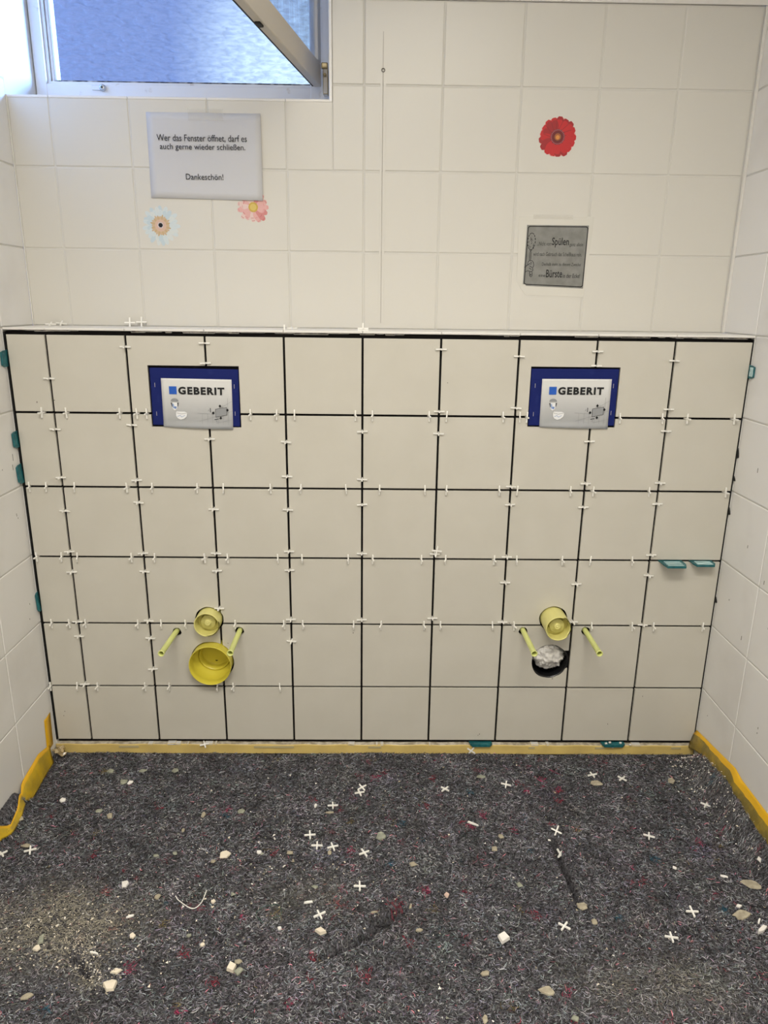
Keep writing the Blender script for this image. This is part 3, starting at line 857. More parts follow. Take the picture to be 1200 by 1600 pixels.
bm = bmesh.new()
box(bm, -0.8580, -0.1525, FY + 0.034, FY + 0.038, 1.835, 2.292)
from_bm('pane', bm, rippled_glass('rippled_glass', 38, 38, 125, 0.84, (0.10, 0.105, 0.13)), win)
# sill tiles and edge trim of the opening
bm = bmesh.new()
for a, b2 in ((XL + 0.001, -0.801), (-0.801, -0.601), (-0.601, -0.401), (-0.401, -0.201), (-0.201, -0.083)):
    box(bm, a + 0.0005, b2 - 0.0005, YB - 0.0015, FY, 1.7455, 1.752, 0, 0.0015)
from_bm('sill', bm, TILE_LEDGE, win)
bm = bmesh.new()
box(bm, -0.0900, -0.0815, YB - 0.002, FY + 0.005, 1.7465, 2.34, 0, 0.002)
from_bm('edge_trim', bm, mat('white_edge_profile', (0.80, 0.79, 0.77), 0.3), win)
bm = bmesh.new()
box(bm, -0.752, -0.728, FY - 0.003, FY + 0.001, 1.810, 1.822, 0, 0.001)
from_bm('lock_plate', bm, mat('worn_white_metal', (0.70, 0.70, 0.70), 0.4, 0.5, 0.3), win)
bm = bmesh.new()
lathe(bm, [(FY - 0.010, 0.0035), (FY - 0.010, 0.0075), (FY - 0.002, 0.0085), (FY, 0.0085)], -0.722, 1.8155, 18)
from_bm('lock_stud', bm, STEEL, win)

# open casement, hinged on the right and swung into the room
HX, HY = -0.1200, 0.330
ca = math.radians(79.3)
D = Vector((-math.cos(ca), -math.sin(ca), 0))            # along the sash, away from the hinge
N = Vector((-math.sin(ca), math.cos(ca), 0))             # through its thickness, away from the viewer side
SW, SZ0, SZ1, RH, TH = 0.72, 1.819, 2.28, 0.0565, 0.020

def sbox(bm, d0, d1, n0, n1, z0, z1, bevel=0.0, mi=0):
    vs = box(bm, 0, 1, 0, 1, 0, 1, mi) if False else None
    pts = [Vector((HX, HY, 0)) + D * d + N * nn + Vector((0, 0, z)) for z in (z0, z1) for nn in (n0, n1) for d in (d0, d1)]
    vs = [bm.verts.new(p) for p in pts]
    fs = []
    for idx in ((0, 2, 3, 1), (4, 5, 7, 6), (0, 1, 5, 4), (2, 6, 7, 3), (0, 4, 6, 2), (1, 3, 7, 5)):
        f = bm.faces.new([vs[i] for i in idx]); f.material_index = mi; fs.append(f)
    if bevel:
        bmesh.ops.bevel(bm, geom=list({e for f in fs for e in f.edges}), offset=bevel, segments=2, profile=0.5, affect='EDGES')

bm = bmesh.new()
sbox(bm, 0.0, SW, 0.0, TH, SZ0, SZ0 + RH, 0.0025)
sbox(bm, 0.0, 0.030, 0.0, TH, SZ0 + RH, SZ1 - RH, 0.0025)
sbox(bm, SW - RH, SW, 0.0, TH, SZ0 + RH, SZ1 - RH, 0.0025)
sbox(bm, 0.0, SW, 0.0, TH, SZ1 - RH, SZ1, 0.0025)
sash = from_bm('sash', bm, SASH_PAINT, win)
sash['label'] = 'beige casement swung open into the room'
bm = bmesh.new()
sbox(bm, 0.002, SW - 0.002, TH, TH + 0.005, SZ0 + 0.002, SZ0 + 0.012)
from_bm('seal', bm, BLACK, sash)
bm = bmesh.new()
sbox(bm, 0.018, SW - 0.04, 0.008, 0.012, SZ0 + RH - 0.006, SZ1 - RH + 0.006)
from_bm('sash_pane', bm, rippled_glass('streaky_glass', 120, 120, 14, 0.7, (0.3, 0.36, 0.45)), sash)
bm = bmesh.new()
sbox(bm, 0.455, 0.480, 0.006, 0.018, SZ0 - 0.004, SZ0 + 0.002, 0.001)
from_bm('striker', bm, BLACK, sash)
bm = bmesh.new()
box(bm, -0.1190, -0.1010, 0.318, 0.334, 1.862, 1.876, 0, 0.003)
lathe(bm, [(0.316, 0.0), (0.316, 0.004), (0.334, 0.004)], -0.109, 1.846, 12)
box(bm, -0.1150, -0.1010, 0.322, 0.345, 1.800, 1.862, 1, 0.002)
from_bm('hinge', bm, [BRASS, SASH_PAINT], win)

# ------------------------------------------------------------------ sheet of paper, stickers, sign on the old wall
sheet = thing('notice_sheet', 'white printed paper notice taped below the window', 'notice', (-0.4115, YB, 1.6136))
bm = bmesh.new()
nu, nv = 16, 12
c00, c10, c11, c01 = Vector((-0.5577, 1.5146)), Vector((-0.2661, 1.5106)), Vector((-0.2654, 1.7163)), Vector((-0.5566, 1.7166))
gv = []
for j in range(nv + 1):
    row = []
    for i in range(nu + 1):
        u, v = i / nu, j / nv
        p = (c00 * (1 - u) + c10 * u) * (1 - v) + (c01 * (1 - u) + c11 * u) * v
        # right and lower edges stand off the wall a little
        off = 0.0012 + 0.005 * (max(0, u - 0.7) / 0.3) ** 2 * (0.4 + 0.6 * math.sin(math.pi * min(1, v * 1.1))) + 0.0016 * (1 - v) ** 3 + 0.0004 * math.sin(9 * u + 4 * v)
        row.append(bm.verts.new((p.x + 0.4115, -off, p.y - 1.6136)))
    gv.append(row)
for j in range(nv):
    for i in range(nu):
        f = bm.faces.new((gv[j][i], gv[j][i + 1], gv[j + 1][i + 1], gv[j + 1][i])); f.smooth = True
o = from_bm('paper', bm, PAPER, sheet)
o.modifiers.new('thickness', 'SOLIDIFY').thickness = 0.0003
def sheet_text(s, x0, x1, z0, z1, tilt=0.0):
    text_mesh('lettering', s, x0 + 0.4115, x1 + 0.4115, z0 - 1.6136, z1 - 1.6136, -0.0034, INK, sheet, tilt=tilt, offset=0.002)
sheet_text('Wer das Fenster öffnet, darf es', -0.5329, -0.3022, 1.6475, 1.6655)
sheet_text('auch gerne wieder schließen.', -0.5265, -0.3070, 1.6262, 1.6442)
sheet_text('Dankeschön!', -0.4640, -0.3670, 1.5590, 1.5735)
bm = bmesh.new()
for x, w in ((-0.45, 0.09),):
    box(bm, x + 0.4115, x + w + 0.4115, -0.0028, -0.0022, 0.085, 0.112)
from_bm('clear_tape', bm, CLEAR_TAPE, sheet)

def petal(cx, cz, a, r0, r1, w, tip=0.0, wob=0.0):
    d = Vector((math.cos(a), math.sin(a))); q = Vector((-d.y, d.x))
    pts = []
    prof = [(0.0, 0.35), (0.25, 0.75), (0.5, 1.0), (0.75, 0.98), (0.92, 0.7), (1.0, tip)]
    for t_, k in prof:
        pts.append(Vector((cx, cz)) + d * (r0 + (r1 - r0) * t_) + q * (w * k + wob))
    for t_, k in reversed(prof):
        pts.append(Vector((cx, cz)) + d * (r0 + (r1 - r0) * t_) - q * (w * k - wob))
    if tip == 0.0:
        pts.pop(6)
    return pts

def disc(cx, cz, r, n=28, wob=0.0, sq=1.0):
    return [Vector((cx + r * (1 + wob * math.sin(9 * i)) * math.cos(2 * math.pi * i / n), cz + sq * r * (1 + wob * math.sin(9 * i)) * math.sin(2 * math.pi * i / n))) for i in range(n)]

# red gerbera
RED = [mat('red_print', (0.52, 0.008, 0.012), 0.45), mat('deep_red_print', (0.34, 0.006, 0.010), 0.45), mat('dark_red_print', (0.16, 0.004, 0.008), 0.5)]
fl = thing('flower_sticker', 'red gerbera sticker high on the right of the old tiles', 'sticker', (0.4995, YB, 1.6735))
bm = bmesh.new()
rr = random.Random(3)
poly_xz(bm, disc(0, -0.0005, 0.0462, 40, 0.03), -0.0001, 0.0003, 0)
from_bm('backing', bm, mat('pink_rim_print', (0.75, 0.33, 0.30), 0.5), fl)
bm = bmesh.new()
for lay, (n_, r1, w) in enumerate(((17, 0.0487, 0.0098), (15, 0.043, 0.0085))):
    for i in range(n_):
        a = 2 * math.pi * (i + 0.5 * lay) / n_ + rr.uniform(-0.05, 0.05)
        poly_xz(bm, petal(0, 0, a, 0.012, r1 * rr.uniform(0.93, 1.03), w, 0.45), -0.0004 - 0.0003 * lay - 0.000013 * i, 0.0002, rr.choice([0, 0, 0, 1]))
        dd = Vector((math.cos(a), math.sin(a)))
        ribbon_xz(bm, [dd * 0.016 + Vector((-dd.y, dd.x)) * w * 0.8, dd * (r1 * 0.86) + Vector((-dd.y, dd.x)) * w * 0.9], 0.0009, -0.0006 - 0.0003 * lay, 0.0001, mi=2)
from_bm('petals', bm, RED, fl)
bm = bmesh.new()
poly_xz(bm, disc(0, 0, 0.0185, 30, 0.06), -0.0011, 0.0002, 0)
for i in range(26):
    a = 2 * math.pi * i / 26
    poly_xz(bm, disc(0.0165 * math.cos(a), 0.0165 * math.sin(a), 0.0017, 6), -0.0013, 0.0001, 1)
poly_xz(bm, disc(0, 0, 0.0115, 24), -0.0014, 0.0001, 2)
poly_xz(bm, disc(0, 0, 0.0085, 24), -0.0015, 0.0001, 3)
poly_xz(bm, disc(0, -0.001, 0.0050, 20), -0.0016, 0.0001, 4)
o = from_bm('centre', bm, [RED[2], mat('pinkish_dots', (0.34, 0.10, 0.12), 0.5), mat('maroon_print', (0.12, 0.01, 0.01), 0.5), mat('russet_print', (0.36, 0.10, 0.03), 0.5), mat('orange_print', (0.68, 0.27, 0.05), 0.5)], fl)
o['label'] = 'dark flower centre with an orange eye'

# pale blue daisy
fl = thing('flower_sticker', 'faded pale blue flower sticker with tan centre, below the notice', 'sticker', (-0.5390, YB, 1.4475))
PB = [mat('pale_blue_print', (0.62, 0.69, 0.71), 0.5), mat('faint_blue_print', (0.66, 0.70, 0.69), 0.5), mat('blue_grey_print', (0.53, 0.63, 0.68), 0.5)]
bm = bmesh.new()
rr = random.Random(8)
for lay, (n_, r1, w) in enumerate(((21, 0.051, 0.0062), (18, 0.040, 0.0060))):
    for i in range(n_):
        a = 2 * math.pi * (i + 0.5 * lay) / n_ + rr.uniform(-0.08, 0.08)
        poly_xz(bm, petal(0, 0, a, 0.010, r1 * rr.uniform(0.9, 1.03), w, 0.2), -0.0001 - 0.0003 * lay - 0.000013 * i, 0.0002, rr.choice([0, 0, 1, 2]))
        dd = Vector((math.cos(a), math.sin(a)))
        ribbon_xz(bm, [dd * 0.022, dd * (r1 * 0.85)], 0.0006, -0.0004 - 0.0003 * lay, 0.0001, mi=2)
from_bm('petals', bm, PB, fl)
bm = bmesh.new()
poly_xz(bm, disc(0, -0.001, 0.0225, 34, 0.05), -0.0010, 0.0002, 0)
for i in range(24):
    a = 2 * math.pi * i / 24
    poly_xz(bm, petal(0, -0.001, a, 0.012, 0.0235 + 0.002 * (i % 3), 0.0022, 0.2), -0.0012, 0.0001, i % 2)
poly_xz(bm, disc(0, -0.001, 0.015, 28), -0.0014, 0.0001, 2)
poly_xz(bm, disc(0, 0, 0.0078, 22, 0.08), -0.0016, 0.0001, 4)
poly_xz(bm, disc(0, 0, 0.0056, 18, 0.12), -0.0018, 0.0001, 3)
from_bm('centre', bm, [mat('tan_print', (0.60, 0.44, 0.28), 0.5), mat('ochre_print', (0.56, 0.40, 0.22), 0.5), mat('peach_print', (0.66, 0.46, 0.36), 0.5), INK, mat('lilac_print', (0.62, 0.55, 0.58), 0.5)], fl)

# pink flower half under the notice
fl = thing('flower_sticker', 'pink flower sticker with yellow centre, partly under the notice', 'sticker', (-0.2925, YB, 1.4950))
PK = [mat('pink_print', (0.72, 0.40, 0.38), 0.5), mat('rose_print', (0.62, 0.24, 0.23), 0.5), mat('pale_pink_print', (0.74, 0.55, 0.51), 0.5), mat('dark_rose_print', (0.50, 0.12, 0.12), 0.5)]
bm = bmesh.new()
rr = random.Random(12)
for lay, (n_, r1, w) in enumerate(((15, 0.0415, 0.0072), (13, 0.033, 0.0065))):
    for i in range(n_):
        a = 2 * math.pi * (i + 0.5 * lay) / n_ + rr.uniform(-0.1, 0.1)
        right_side = math.cos(a) > 0.2
        r_ = r1 * rr.uniform(0.86, 1.04)
        poly_xz(bm, petal(0, 0, a, 0.008, r_, w, 0.4), -0.0001 - 0.0002 * lay - 0.000013 * i, 0.0002, rr.choice([1, 0, 0]) if right_side else rr.choice([0, 2, 2]))
        dd = Vector((math.cos(a), math.sin(a)))
        ribbon_xz(bm, [dd * (r_ * 0.90) + Vector((-dd.y, dd.x)) * w * 0.5, dd * (r_ * 0.93) - Vector((-dd.y, dd.x)) * w * 0.5], 0.0010, -0.0005 - 0.0002 * lay, 0.0001, mi=3 if i % 2 else 1)
from_bm('petals', bm, PK, fl)
bm = bmesh.new()
poly_xz(bm, disc(0, 0, 0.0125, 24, 0.05), -0.0006, 0.0002, 0)
poly_xz(bm, disc(0, 0, 0.0085, 20), -0.0008, 0.0001, 1)
o = from_bm('centre', bm, [mat('yellow_print', (0.56, 0.38, 0.06), 0.5), mat('bright_yellow_print', (0.66, 0.50, 0.13), 0.5)], fl)
o['label'] = 'yellow flower centre'

# drill hole plug
bm = bmesh.new()
lathe(bm, [(-0.0015, 0.0050), (-0.0025, 0.0040), (-0.0010, 0.0028), (0.004, 0.0026)], 0, 0, 18)
o = from_bm('wall_plug', bm, mat('grey_plug', (0.16, 0.15, 0.13), 0.6))
o.location = (0.0470, YB, 1.8195)
tag(o, 'small dark wall plug in the old tiles above the hairline', 'wall plug')
bm = bmesh.new()
lathe(bm, [(0.0, 0.0027), (0.001, 0.0)], 0, 0, 12)
from_bm('hole', bm, BLACK, o)

# laminated sign
sg = thing('laminated_sign', 'grey laminated toilet brush notice taped on the right', 'sign', (0, YB, 0))
bm = bmesh.new()
poly_xz(bm, [(0.4118, 1.4816), (0.6134, 1.4825), (0.6007, 1.2775), (0.4421, 1.2815), (0.4154, 1.3163)], -0.0002, 0.0006)
o = from_bm('sleeve', bm, mat('laminate_film', (0.665, 0.645, 0.585), 0.22, 0.5), sg)
bm = bmesh.new()
box(bm, 0.450, 0.555, -0.0016, -0.0009, 1.4755, 1.4860, 0)
from_bm('clear_tape', bm, CLEAR_TAPE, sg)
tl, tr_, br_, bl = Vector((0.4346, 1.4604)), Vector((0.5999, 1.4609)), Vector((0.5979, 1.3001)), Vector((0.4327, 1.3057))
def sp(u, v):                       # u to the right, v downwards, 0..1 over the print
    p = (tl * (1 - u) + tr_ * u) * (1 - v) + (bl * (1 - u) + br_ * u) * v
    return p
GREY_PRINT = mottle(mat('brushed_grey_print', (0.22, 0.22, 0.205), 0.5), (0.185, 0.185, 0.17), (0.25, 0.25, 0.235), 40, 0.3, 0.7)
bm = bmesh.new()
poly_xz(bm, [sp(0, 0), sp(1, 0), sp(1, 1), sp(0.05, 1.0), sp(0.05, 0.975), sp(0, 0.975)], -0.0010, 0.0002)
from_bm('print', bm, GREY_PRINT, sg)
bm = bmesh.new()
rc = []
for (cu_, cv_, a0) in ((0.955, 0.055, -90), (0.955, 0.94, 0), (0.055, 0.94, 90), (0.055, 0.055, 180)):
    for k in range(6):
        a = math.radians(a0 + 18 * k)
        rc.append(sp(cu_ + 0.033 * math.cos(a), cv_ + 0.033 * math.sin(a)))
ribbon_xz(bm, rc, 0.0022, -0.0013, 0.0001, closed=True)
from_bm('border', bm, INK, sg)
def sign_text(s, u0, u1, v0, v1, m=INK, off=0.006):
    a, b_ = sp(u0, v1), sp(u1, v0)
    text_mesh('lettering', s, a.x, b_.x, a.y, b_.y, -0.0013, m, sg, offset=off)
SG = mat('dim_ink', (0.04, 0.04, 0.038), 0.6)
sign_text('...Nicht vom', 0.185, 0.415, 0.265, 0.330, SG)
sign_text('Spülen', 0.425, 0.700, 0.195, 0.355, INK, 0.012)
sign_text('ganz allein', 0.715, 0.935, 0.272, 0.345, SG)
sign_text('wird nach Gebrauch das Scheißhaus rein.', 0.135, 0.925, 0.425, 0.500, SG)
sign_text('Deshalb steht zu diesem Zwecke', 0.290, 0.925, 0.590, 0.655, SG)
sign_text('eine', 0.250, 0.360, 0.790, 0.840, INK)
sign_text('Bürste', 0.370, 0.635, 0.710, 0.845, INK, 0.012)
sign_text('in der Ecke!', 0.650, 0.930, 0.765, 0.840, INK)
bm = bmesh.new()
rr = random.Random(2)
el = [(0.090 + 0.062 * math.cos(2 * math.pi * k / 30), 0.265 + 0.135 * math.sin(2 * math.pi * k / 30)) for k in range(30)]
for k in range(0, 30, 2):
    ribbon_xz(bm, [sp(*el[k]), sp(*el[(k + 1) % 30])], 0.0019, -0.0012, 0.0001)
for k in range(14):
    u, v = 0.09 + rr.uniform(-0.04, 0.04), 0.265 + rr.uniform(-0.09, 0.10)
    ribbon_xz(bm, [sp(u, v), sp(u + rr.uniform(-0.012, 0.012), v + 0.022)], 0.0011, -0.0012, 0.0001)
for line in ([(0.078, 0.40), (0.088, 0.435), (0.105, 0.40)], [(0.080, 0.44), (0.078, 0.575)], [(0.100, 0.44), (0.098, 0.575)],
             [(0.010, 0.690), (0.055, 0.650), (0.060, 0.600), (0.085, 0.575), (0.125, 0.580), (0.150, 0.610), (0.158, 0.655), (0.140, 0.700), (0.150, 0.735), (0.130, 0.760), (0.090, 0.755), (0.060, 0.745), (0.025, 0.770)],
             [(0.060, 0.655), (0.090, 0.625), (0.115, 0.640)], [(0.090, 0.665), (0.130, 0.690)], [(0.085, 0.700), (0.125, 0.725)], [(0.100, 0.60), (0.122, 0.62)],
             [(0.100, 0.765), (0.097, 0.80), (0.105, 0.835), (0.125, 0.845), (0.142, 0.825), (0.138, 0.770)], [(0.118, 0.80), (0.125, 0.81), (0.118, 0.82), (0.112, 0.81), (0.118, 0.80)]):
    ribbon_xz(bm, [sp(*p) for p in line], 0.0014, -0.0012, 0.0001)
o = from_bm('brush_drawing', bm, INK, sg)
o['label'] = 'line drawing of a fist holding a brush'

# ------------------------------------------------------------------ blue flush plate covers
CARD = bpy.data.materials.new('printed_card')
CARD.use_nodes = True
n, l = CARD.node_tree.nodes, CARD.node_tree.links
bs = n['Principled BSDF']; bs.inputs['Roughness'].default_value = 0.35
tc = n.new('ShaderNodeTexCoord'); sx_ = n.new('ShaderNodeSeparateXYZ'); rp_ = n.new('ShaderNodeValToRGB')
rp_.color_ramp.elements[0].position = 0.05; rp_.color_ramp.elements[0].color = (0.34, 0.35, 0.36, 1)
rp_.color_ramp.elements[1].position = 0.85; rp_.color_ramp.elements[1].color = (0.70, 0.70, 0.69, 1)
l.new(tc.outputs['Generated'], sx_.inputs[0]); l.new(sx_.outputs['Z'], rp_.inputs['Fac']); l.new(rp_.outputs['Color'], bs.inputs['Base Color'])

def make_cover(label):
    """origin at the lower left corner of the blue box"""
    t = thing('flush_plate_cover', label, 'cover', (0, 0, 0), 'blue flush plate covers')
    W, Hh = 0.2265, 0.1470
    bm = bmesh.new()
    box(bm, 0, W, 0.0005, 0.012, 0, 0.030, 0, 0.0015)
    box(bm, 0, W, 0.0005, 0.012, Hh - 0.030, Hh, 0, 0.0015)
    box(bm, 0, 0.030, 0.0006, 0.012, 0.028, Hh - 0.028, 0, 0.0015)
    box(bm, W - 0.030, W, 0.0006, 0.012, 0.028, Hh - 0.028, 0, 0.0015)
    box(bm, 0.02, W - 0.02, 0.004, 0.012, 0.02, Hh - 0.02, 0)
    from_bm('frame', bm, BLUE_BOX, t)
    for (x, z) in ((0.0115, 0.104), (0.0115, 0.030), (W - 0.0115, 0.104), (W - 0.0115, 0.034)):
        bm = bmesh.new()
        box(bm, x - 0.0006, x + 0.0006, -0.0004, 0.001, z - 0.0055, z + 0.0055, 0, 0.0002)
        from_bm('staple', bm, STEEL, t)
    x0, x1, z0, z1 = 0.0285, 0.2090, -0.0035, 0.1215
    bm = bmesh.new()
    nu, nv = 20, 24
    gv = []
    for j in range(nv + 1):
        row = []
        for i in range(nu + 1):
            u, v = i / nu, j / nv
            off = 0.0016 + 0.0055 * (max(0, 0.12 - v) / 0.12) ** 1.5 * (0.4 + 0.6 * math.sin(math.pi * u))
            row.append(bm.verts.new((x0 + (x1 - x0) * u, -off, z0 + (z1 - z0) * v - (0.004 * u if j == 0 else 0))))
        gv.append(row)
    for j in range(nv):
        for i in range(nu):
            f = bm.faces.new((gv[j][i], gv[j][i + 1], gv[j + 1][i + 1], gv[j + 1][i])); f.smooth = True
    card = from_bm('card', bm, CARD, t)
    card.modifiers.new('thickness', 'SOLIDIFY').thickness = 0.0005
    Yp = -0.0028
    bm = bmesh.new()
    poly_xz(bm, [(0.0480, 0.0815), (0.0672, 0.0815), (0.0672, 0.1015), (0.0480, 0.1015)], Yp, 0.0002)
    o = from_bm('logo_square', bm, LOGO_BLUE, card); o['label'] = 'blue logo square'
    text_mesh('lettering', 'GEBERIT', 0.0715, 0.1900, 0.0812, 0.1010, Yp, INK, card, offset=0.046, space=1.20)
    # printed drawings: cistern bucket, toilet bowl, tiled corner with the cut-out plate
    bm = bmesh.new()
    def ell(cx, cz, rx, rz, a0=0, a1=360, n_=16):
        return [(cx + rx * math.cos(math.radians(a0 + (a1 - a0) * k / n_)), cz + rz * math.sin(math.radians(a0 + (a1 - a0) * k / n_))) for k in range(n_ + 1)]
    poly_xz(bm, [(0.0520, 0.0600), (0.0690, 0.0600), (0.0660, 0.0440), (0.0600, 0.0400), (0.0545, 0.0440)], Yp, 0.0001, 2)
    poly_xz(bm, ell(0.0605, 0.0630, 0.0100, 0.0080, 0, 180)[:17], Yp, 0.0001, 1)
    poly_xz(bm, [(0.0540, 0.0570), (0.0580, 0.0570), (0.0600, 0.0450), (0.0560, 0.0450)], Yp - 0.0001, 0.0001, 3)
    poly_xz(bm, [(0.0500, 0.0590), (0.0540, 0.0600), (0.0550, 0.0490), (0.0535, 0.0490)], Yp - 0.0002, 0.0001, 4)
    poly_xz(bm, [(0.0670, 0.0600), (0.0710, 0.0600), (0.0690, 0.0500), (0.0672, 0.0500)], Yp - 0.0002, 0.0001, 4)
    poly_xz(bm, [(0.0590, 0.0500), (0.0650, 0.0500), (0.0640, 0.0440), (0.0600, 0.0440)], Yp - 0.0003, 0.0001, 5)
    bowl = [(0.0620, 0.0350), (0.0650, 0.0380), (0.0850, 0.0375), (0.0920, 0.0345), (0.0900, 0.0240), (0.0830, 0.0180), (0.0740, 0.0155), (0.0660, 0.0190), (0.0620, 0.0260)]
    poly_xz(bm, bowl, Yp, 0.0001, 2)
    ribbon_xz(bm, bowl, 0.0005, Yp - 0.0001, 0.0001, True, 1)
    ribbon_xz(bm, [(0.0640, 0.0335), (0.0760, 0.0305), (0.0905, 0.0335)], 0.0009, Yp - 0.0001, 0.0001, mi=1)
    ribbon_xz(bm, [(0.0660, 0.0240), (0.0730, 0.0270), (0.0770, 0.0230), (0.0850, 0.0270)], 0.0012, Yp - 0.0001, 0.0001, mi=3)
    # tiled corner
    ox, oz = 0.118, 0.006
    for a_ in (((0.000, 0.028), (0.042, 0.026)), ((0.004, 0.006), (0.090, 0.034)), ((0.040, 0.030), (0.090, 0.060)), ((0.048, 0.002), (0.090, 0.012))):
        ribbon_xz(bm, [(ox + p[0], oz + p[1]) for p in a_], 0.0005, Yp, 0.0001, mi=1)
    for k, x in enumerate((0.012, 0.026, 0.039, 0.054, 0.066, 0.079)):
        ribbon_xz(bm, [(ox + x, oz - 0.001), (ox + x, oz + (0.026 if k < 3 else 0.014 + 0.018 * (k - 2)))], 0.0005, Yp, 0.0001, mi=1)
    poly_xz(bm, [(ox + 0.047, oz + 0.018), (ox + 0.076, oz + 0.024), (ox + 0.076, oz + 0.044), (ox + 0.047, oz + 0.039)], Yp - 0.0001, 0.0001, 1)
    ribbon_xz(bm, [(ox + 0.047, oz + 0.018), (ox + 0.076, oz + 0.024), (ox + 0.076, oz + 0.044), (ox + 0.047, oz + 0.039)], 0.0008, Yp - 0.0002, 0.0001, True, 0)
    for (dx, dz) in ((0.0410, 0.029), (0.0590, 0.047), (0.0780, 0.037), (0.0600, 0.016)):
        poly_xz(bm, [(ox + dx - 0.0035, oz + dz), (ox + dx, oz + dz - 0.0042), (ox + dx + 0.0035, oz + dz), (ox + dx, oz + dz + 0.0042)], Yp - 0.0003, 0.0001, 0)
    ribbon_xz(bm, [(ox + 0.034, oz + 0.031), (ox + 0.034, oz + 0.041)], 0.0014, Yp - 0.0001, 0.0001, mi=0)
    ribbon_xz(bm, [(ox + 0.044, oz + 0.0115), (ox + 0.053, oz + 0.0135)], 0.0014, Yp - 0.0001, 0.0001, mi=0)
    ribbon_xz(bm, [(ox + 0.0285, oz + 0.034), (ox + 0.030, oz + 0.037)], 0.0016, Yp - 0.0001, 0.0001, mi=1)
    ribbon_xz(bm, [(ox + 0.048, oz + 0.0065), (ox + 0.0495, oz + 0.0095)], 0.0016, Yp - 0.0001, 0.0001, mi=1)
    o = from_bm('drawing', bm, [INK, INK_LIGHT, CARD_WHITE, INK_BLUE, INK_GREY, mat('mid_blue_ink', (0.16, 0.26, 0.55), 0.6)], card)
    o['label'] = 'printed installation drawings'
    return t

def copy_thing(src, label, loc, group=None):
    def rec(o, parent):
        c = o.copy()
        col.objects.link(c)
        if parent is not None:
            c.parent = parent
        for ch in [q for q in src_children[o.name]]:
            rec(ch, c)
        return c
    src_children = {}
    def idx(o):
        src_children[o.name] = list(o.children)
        for q in o.children:
            idx(q)
    idx(src)
    c = rec(src, None)
    c.location = loc
    c['label'] = label
    if group:
        c['group'] = group
    return c

cov = make_cover('blue boxed flush plate cover on the left half of the new tiles')
cov.location = (-0.5465, 0.0, 0.9432)
cov.rotation_euler = (0, math.radians(0.6), 0)
c2 = copy_thing(cov, 'blue boxed flush plate cover on the right half of the new tiles', (0.4360, 0.0, 0.9510))
c2.rotation_euler = (0, math.radians(-0.3), 0)

# ------------------------------------------------------------------ pipes and sleeves
def flush_pipe(label, cx, cz, reach, cut_angle):
    t = thing('flush_pipe', label, 'pipe', (cx, 0, cz), 'yellow capped flush pipes')
    def slant(a, y):                                      # one side of the mouth is cut away on a slant
        if y > -reach + 0.002:
            return 0.0
        d = math.cos(a - cut_angle)
        return max(0.0, d - 0.55) / 0.45 * 0.028
    bm = bmesh.new()
    R1 = 0.0352
    lathe(bm, [(0.06, R1), (-reach + 0.012, R1), (-reach + 0.003, R1), (-reach, R1), (-reach, R1 - 0.0022), (-reach + 0.003, R1 - 0.0025), (0.012 - reach, R1 - 0.0025), (0.060 - reach, R1 - 0.0025)], 0, 0, 56, cut=slant)
    from_bm('pipe', bm, YELLOW, t, smooth=True)
    b0 = 0.021 - reach
    bm = bmesh.new()
    prof = [(b0 + 0.02, 0.0205), (b0 + 0.003, 0.0210), (b0, 0.0195), (b0, 0.0105), (b0 - 0.004, 0.0098), (b0 - 0.007, 0.0080), (b0 - 0.008, 0.0055), (b0 - 0.0055, 0.0042), (b0 - 0.0070, 0.0030), (b0 - 0.0085, 0.0012), (b0 - 0.0086, 0.0)]
    rings = lathe(bm, prof[:-1], 0, 0, 40)
    cap(bm, rings[-1])
    bm2 = lathe(bm, [(b0 + 0.018, 0.0325), (b0 + 0.018, 0.0218)], 0, 0, 40)
    fix_normals(bm)
    from_bm('plug', bm, YELLOW, t)
    return t
flush_pipe('yellow capped flush pipe stub on the left, above the big drain', -0.4306, 0.3905, 0.037, math.radians(-38))
flush_pipe('longer yellow capped flush pipe stub on the right, above the stuffed hole', 0.5440, 0.3985, 0.066, math.radians(12))

t = thing('drain_pipe', 'wide yellow drain socket low on the left', 'pipe', (-0.4297, 0, 0.2615))
bm = bmesh.new()
def lip(a, y):
    return 0.003 * math.sin(3 * a + 1) * 0.3
lathe(bm, [(0.05, 0.0590), (0.004, 0.0592), (-0.022, 0.0596), (-0.030, 0.0600), (-0.032, 0.0592), (-0.031, 0.0580), (-0.010, 0.0565), (0.022, 0.0555), (0.025, 0.0480), (0.046, 0.0465)], 0, 0, 64)
from_bm('socket', bm, YELLOW_DEEP, t)
bm = bmesh.new()
rings = lathe(bm, [(0.040, 0.0470), (0.030, 0.0450), (0.030, 0.0425), (0.052, 0.0415), (0.056, 0.039)], 0, 0, 48)
cap(bm, rings[-1])
fix_normals(bm)
from_bm('inner_cup', bm, YELLOW_DEEP, t)
bm = bmesh.new()
tube(bm, smooth_path([(-0.003, 0.0545, -0.026), (0.0, 0.0540, -0.0275), (0.003, 0.0545, -0.027)], 4), 0.0013)
from_bm('dirt_spot', bm, mat('brown_dirt', (0.10, 0.07, 0.02), 0.9), t)

t = thing('drain_socket', 'black drain socket stuffed with a bag, low on the right', 'pipe', (0.5445, 0, 0.2650))
bm = bmesh.new()
rings = lathe(bm, [(0.002, 0.0545), (0.001, 0.0530), (0.012, 0.0505), (0.060, 0.0490), (0.090, 0.047)], 0, 0, 48)
cap(bm, rings[-1])
fix_normals(bm)
from_bm('socket', bm, mat('black_pipe_plastic', (0.010, 0.010, 0.011), 0.22, 0.5), t)
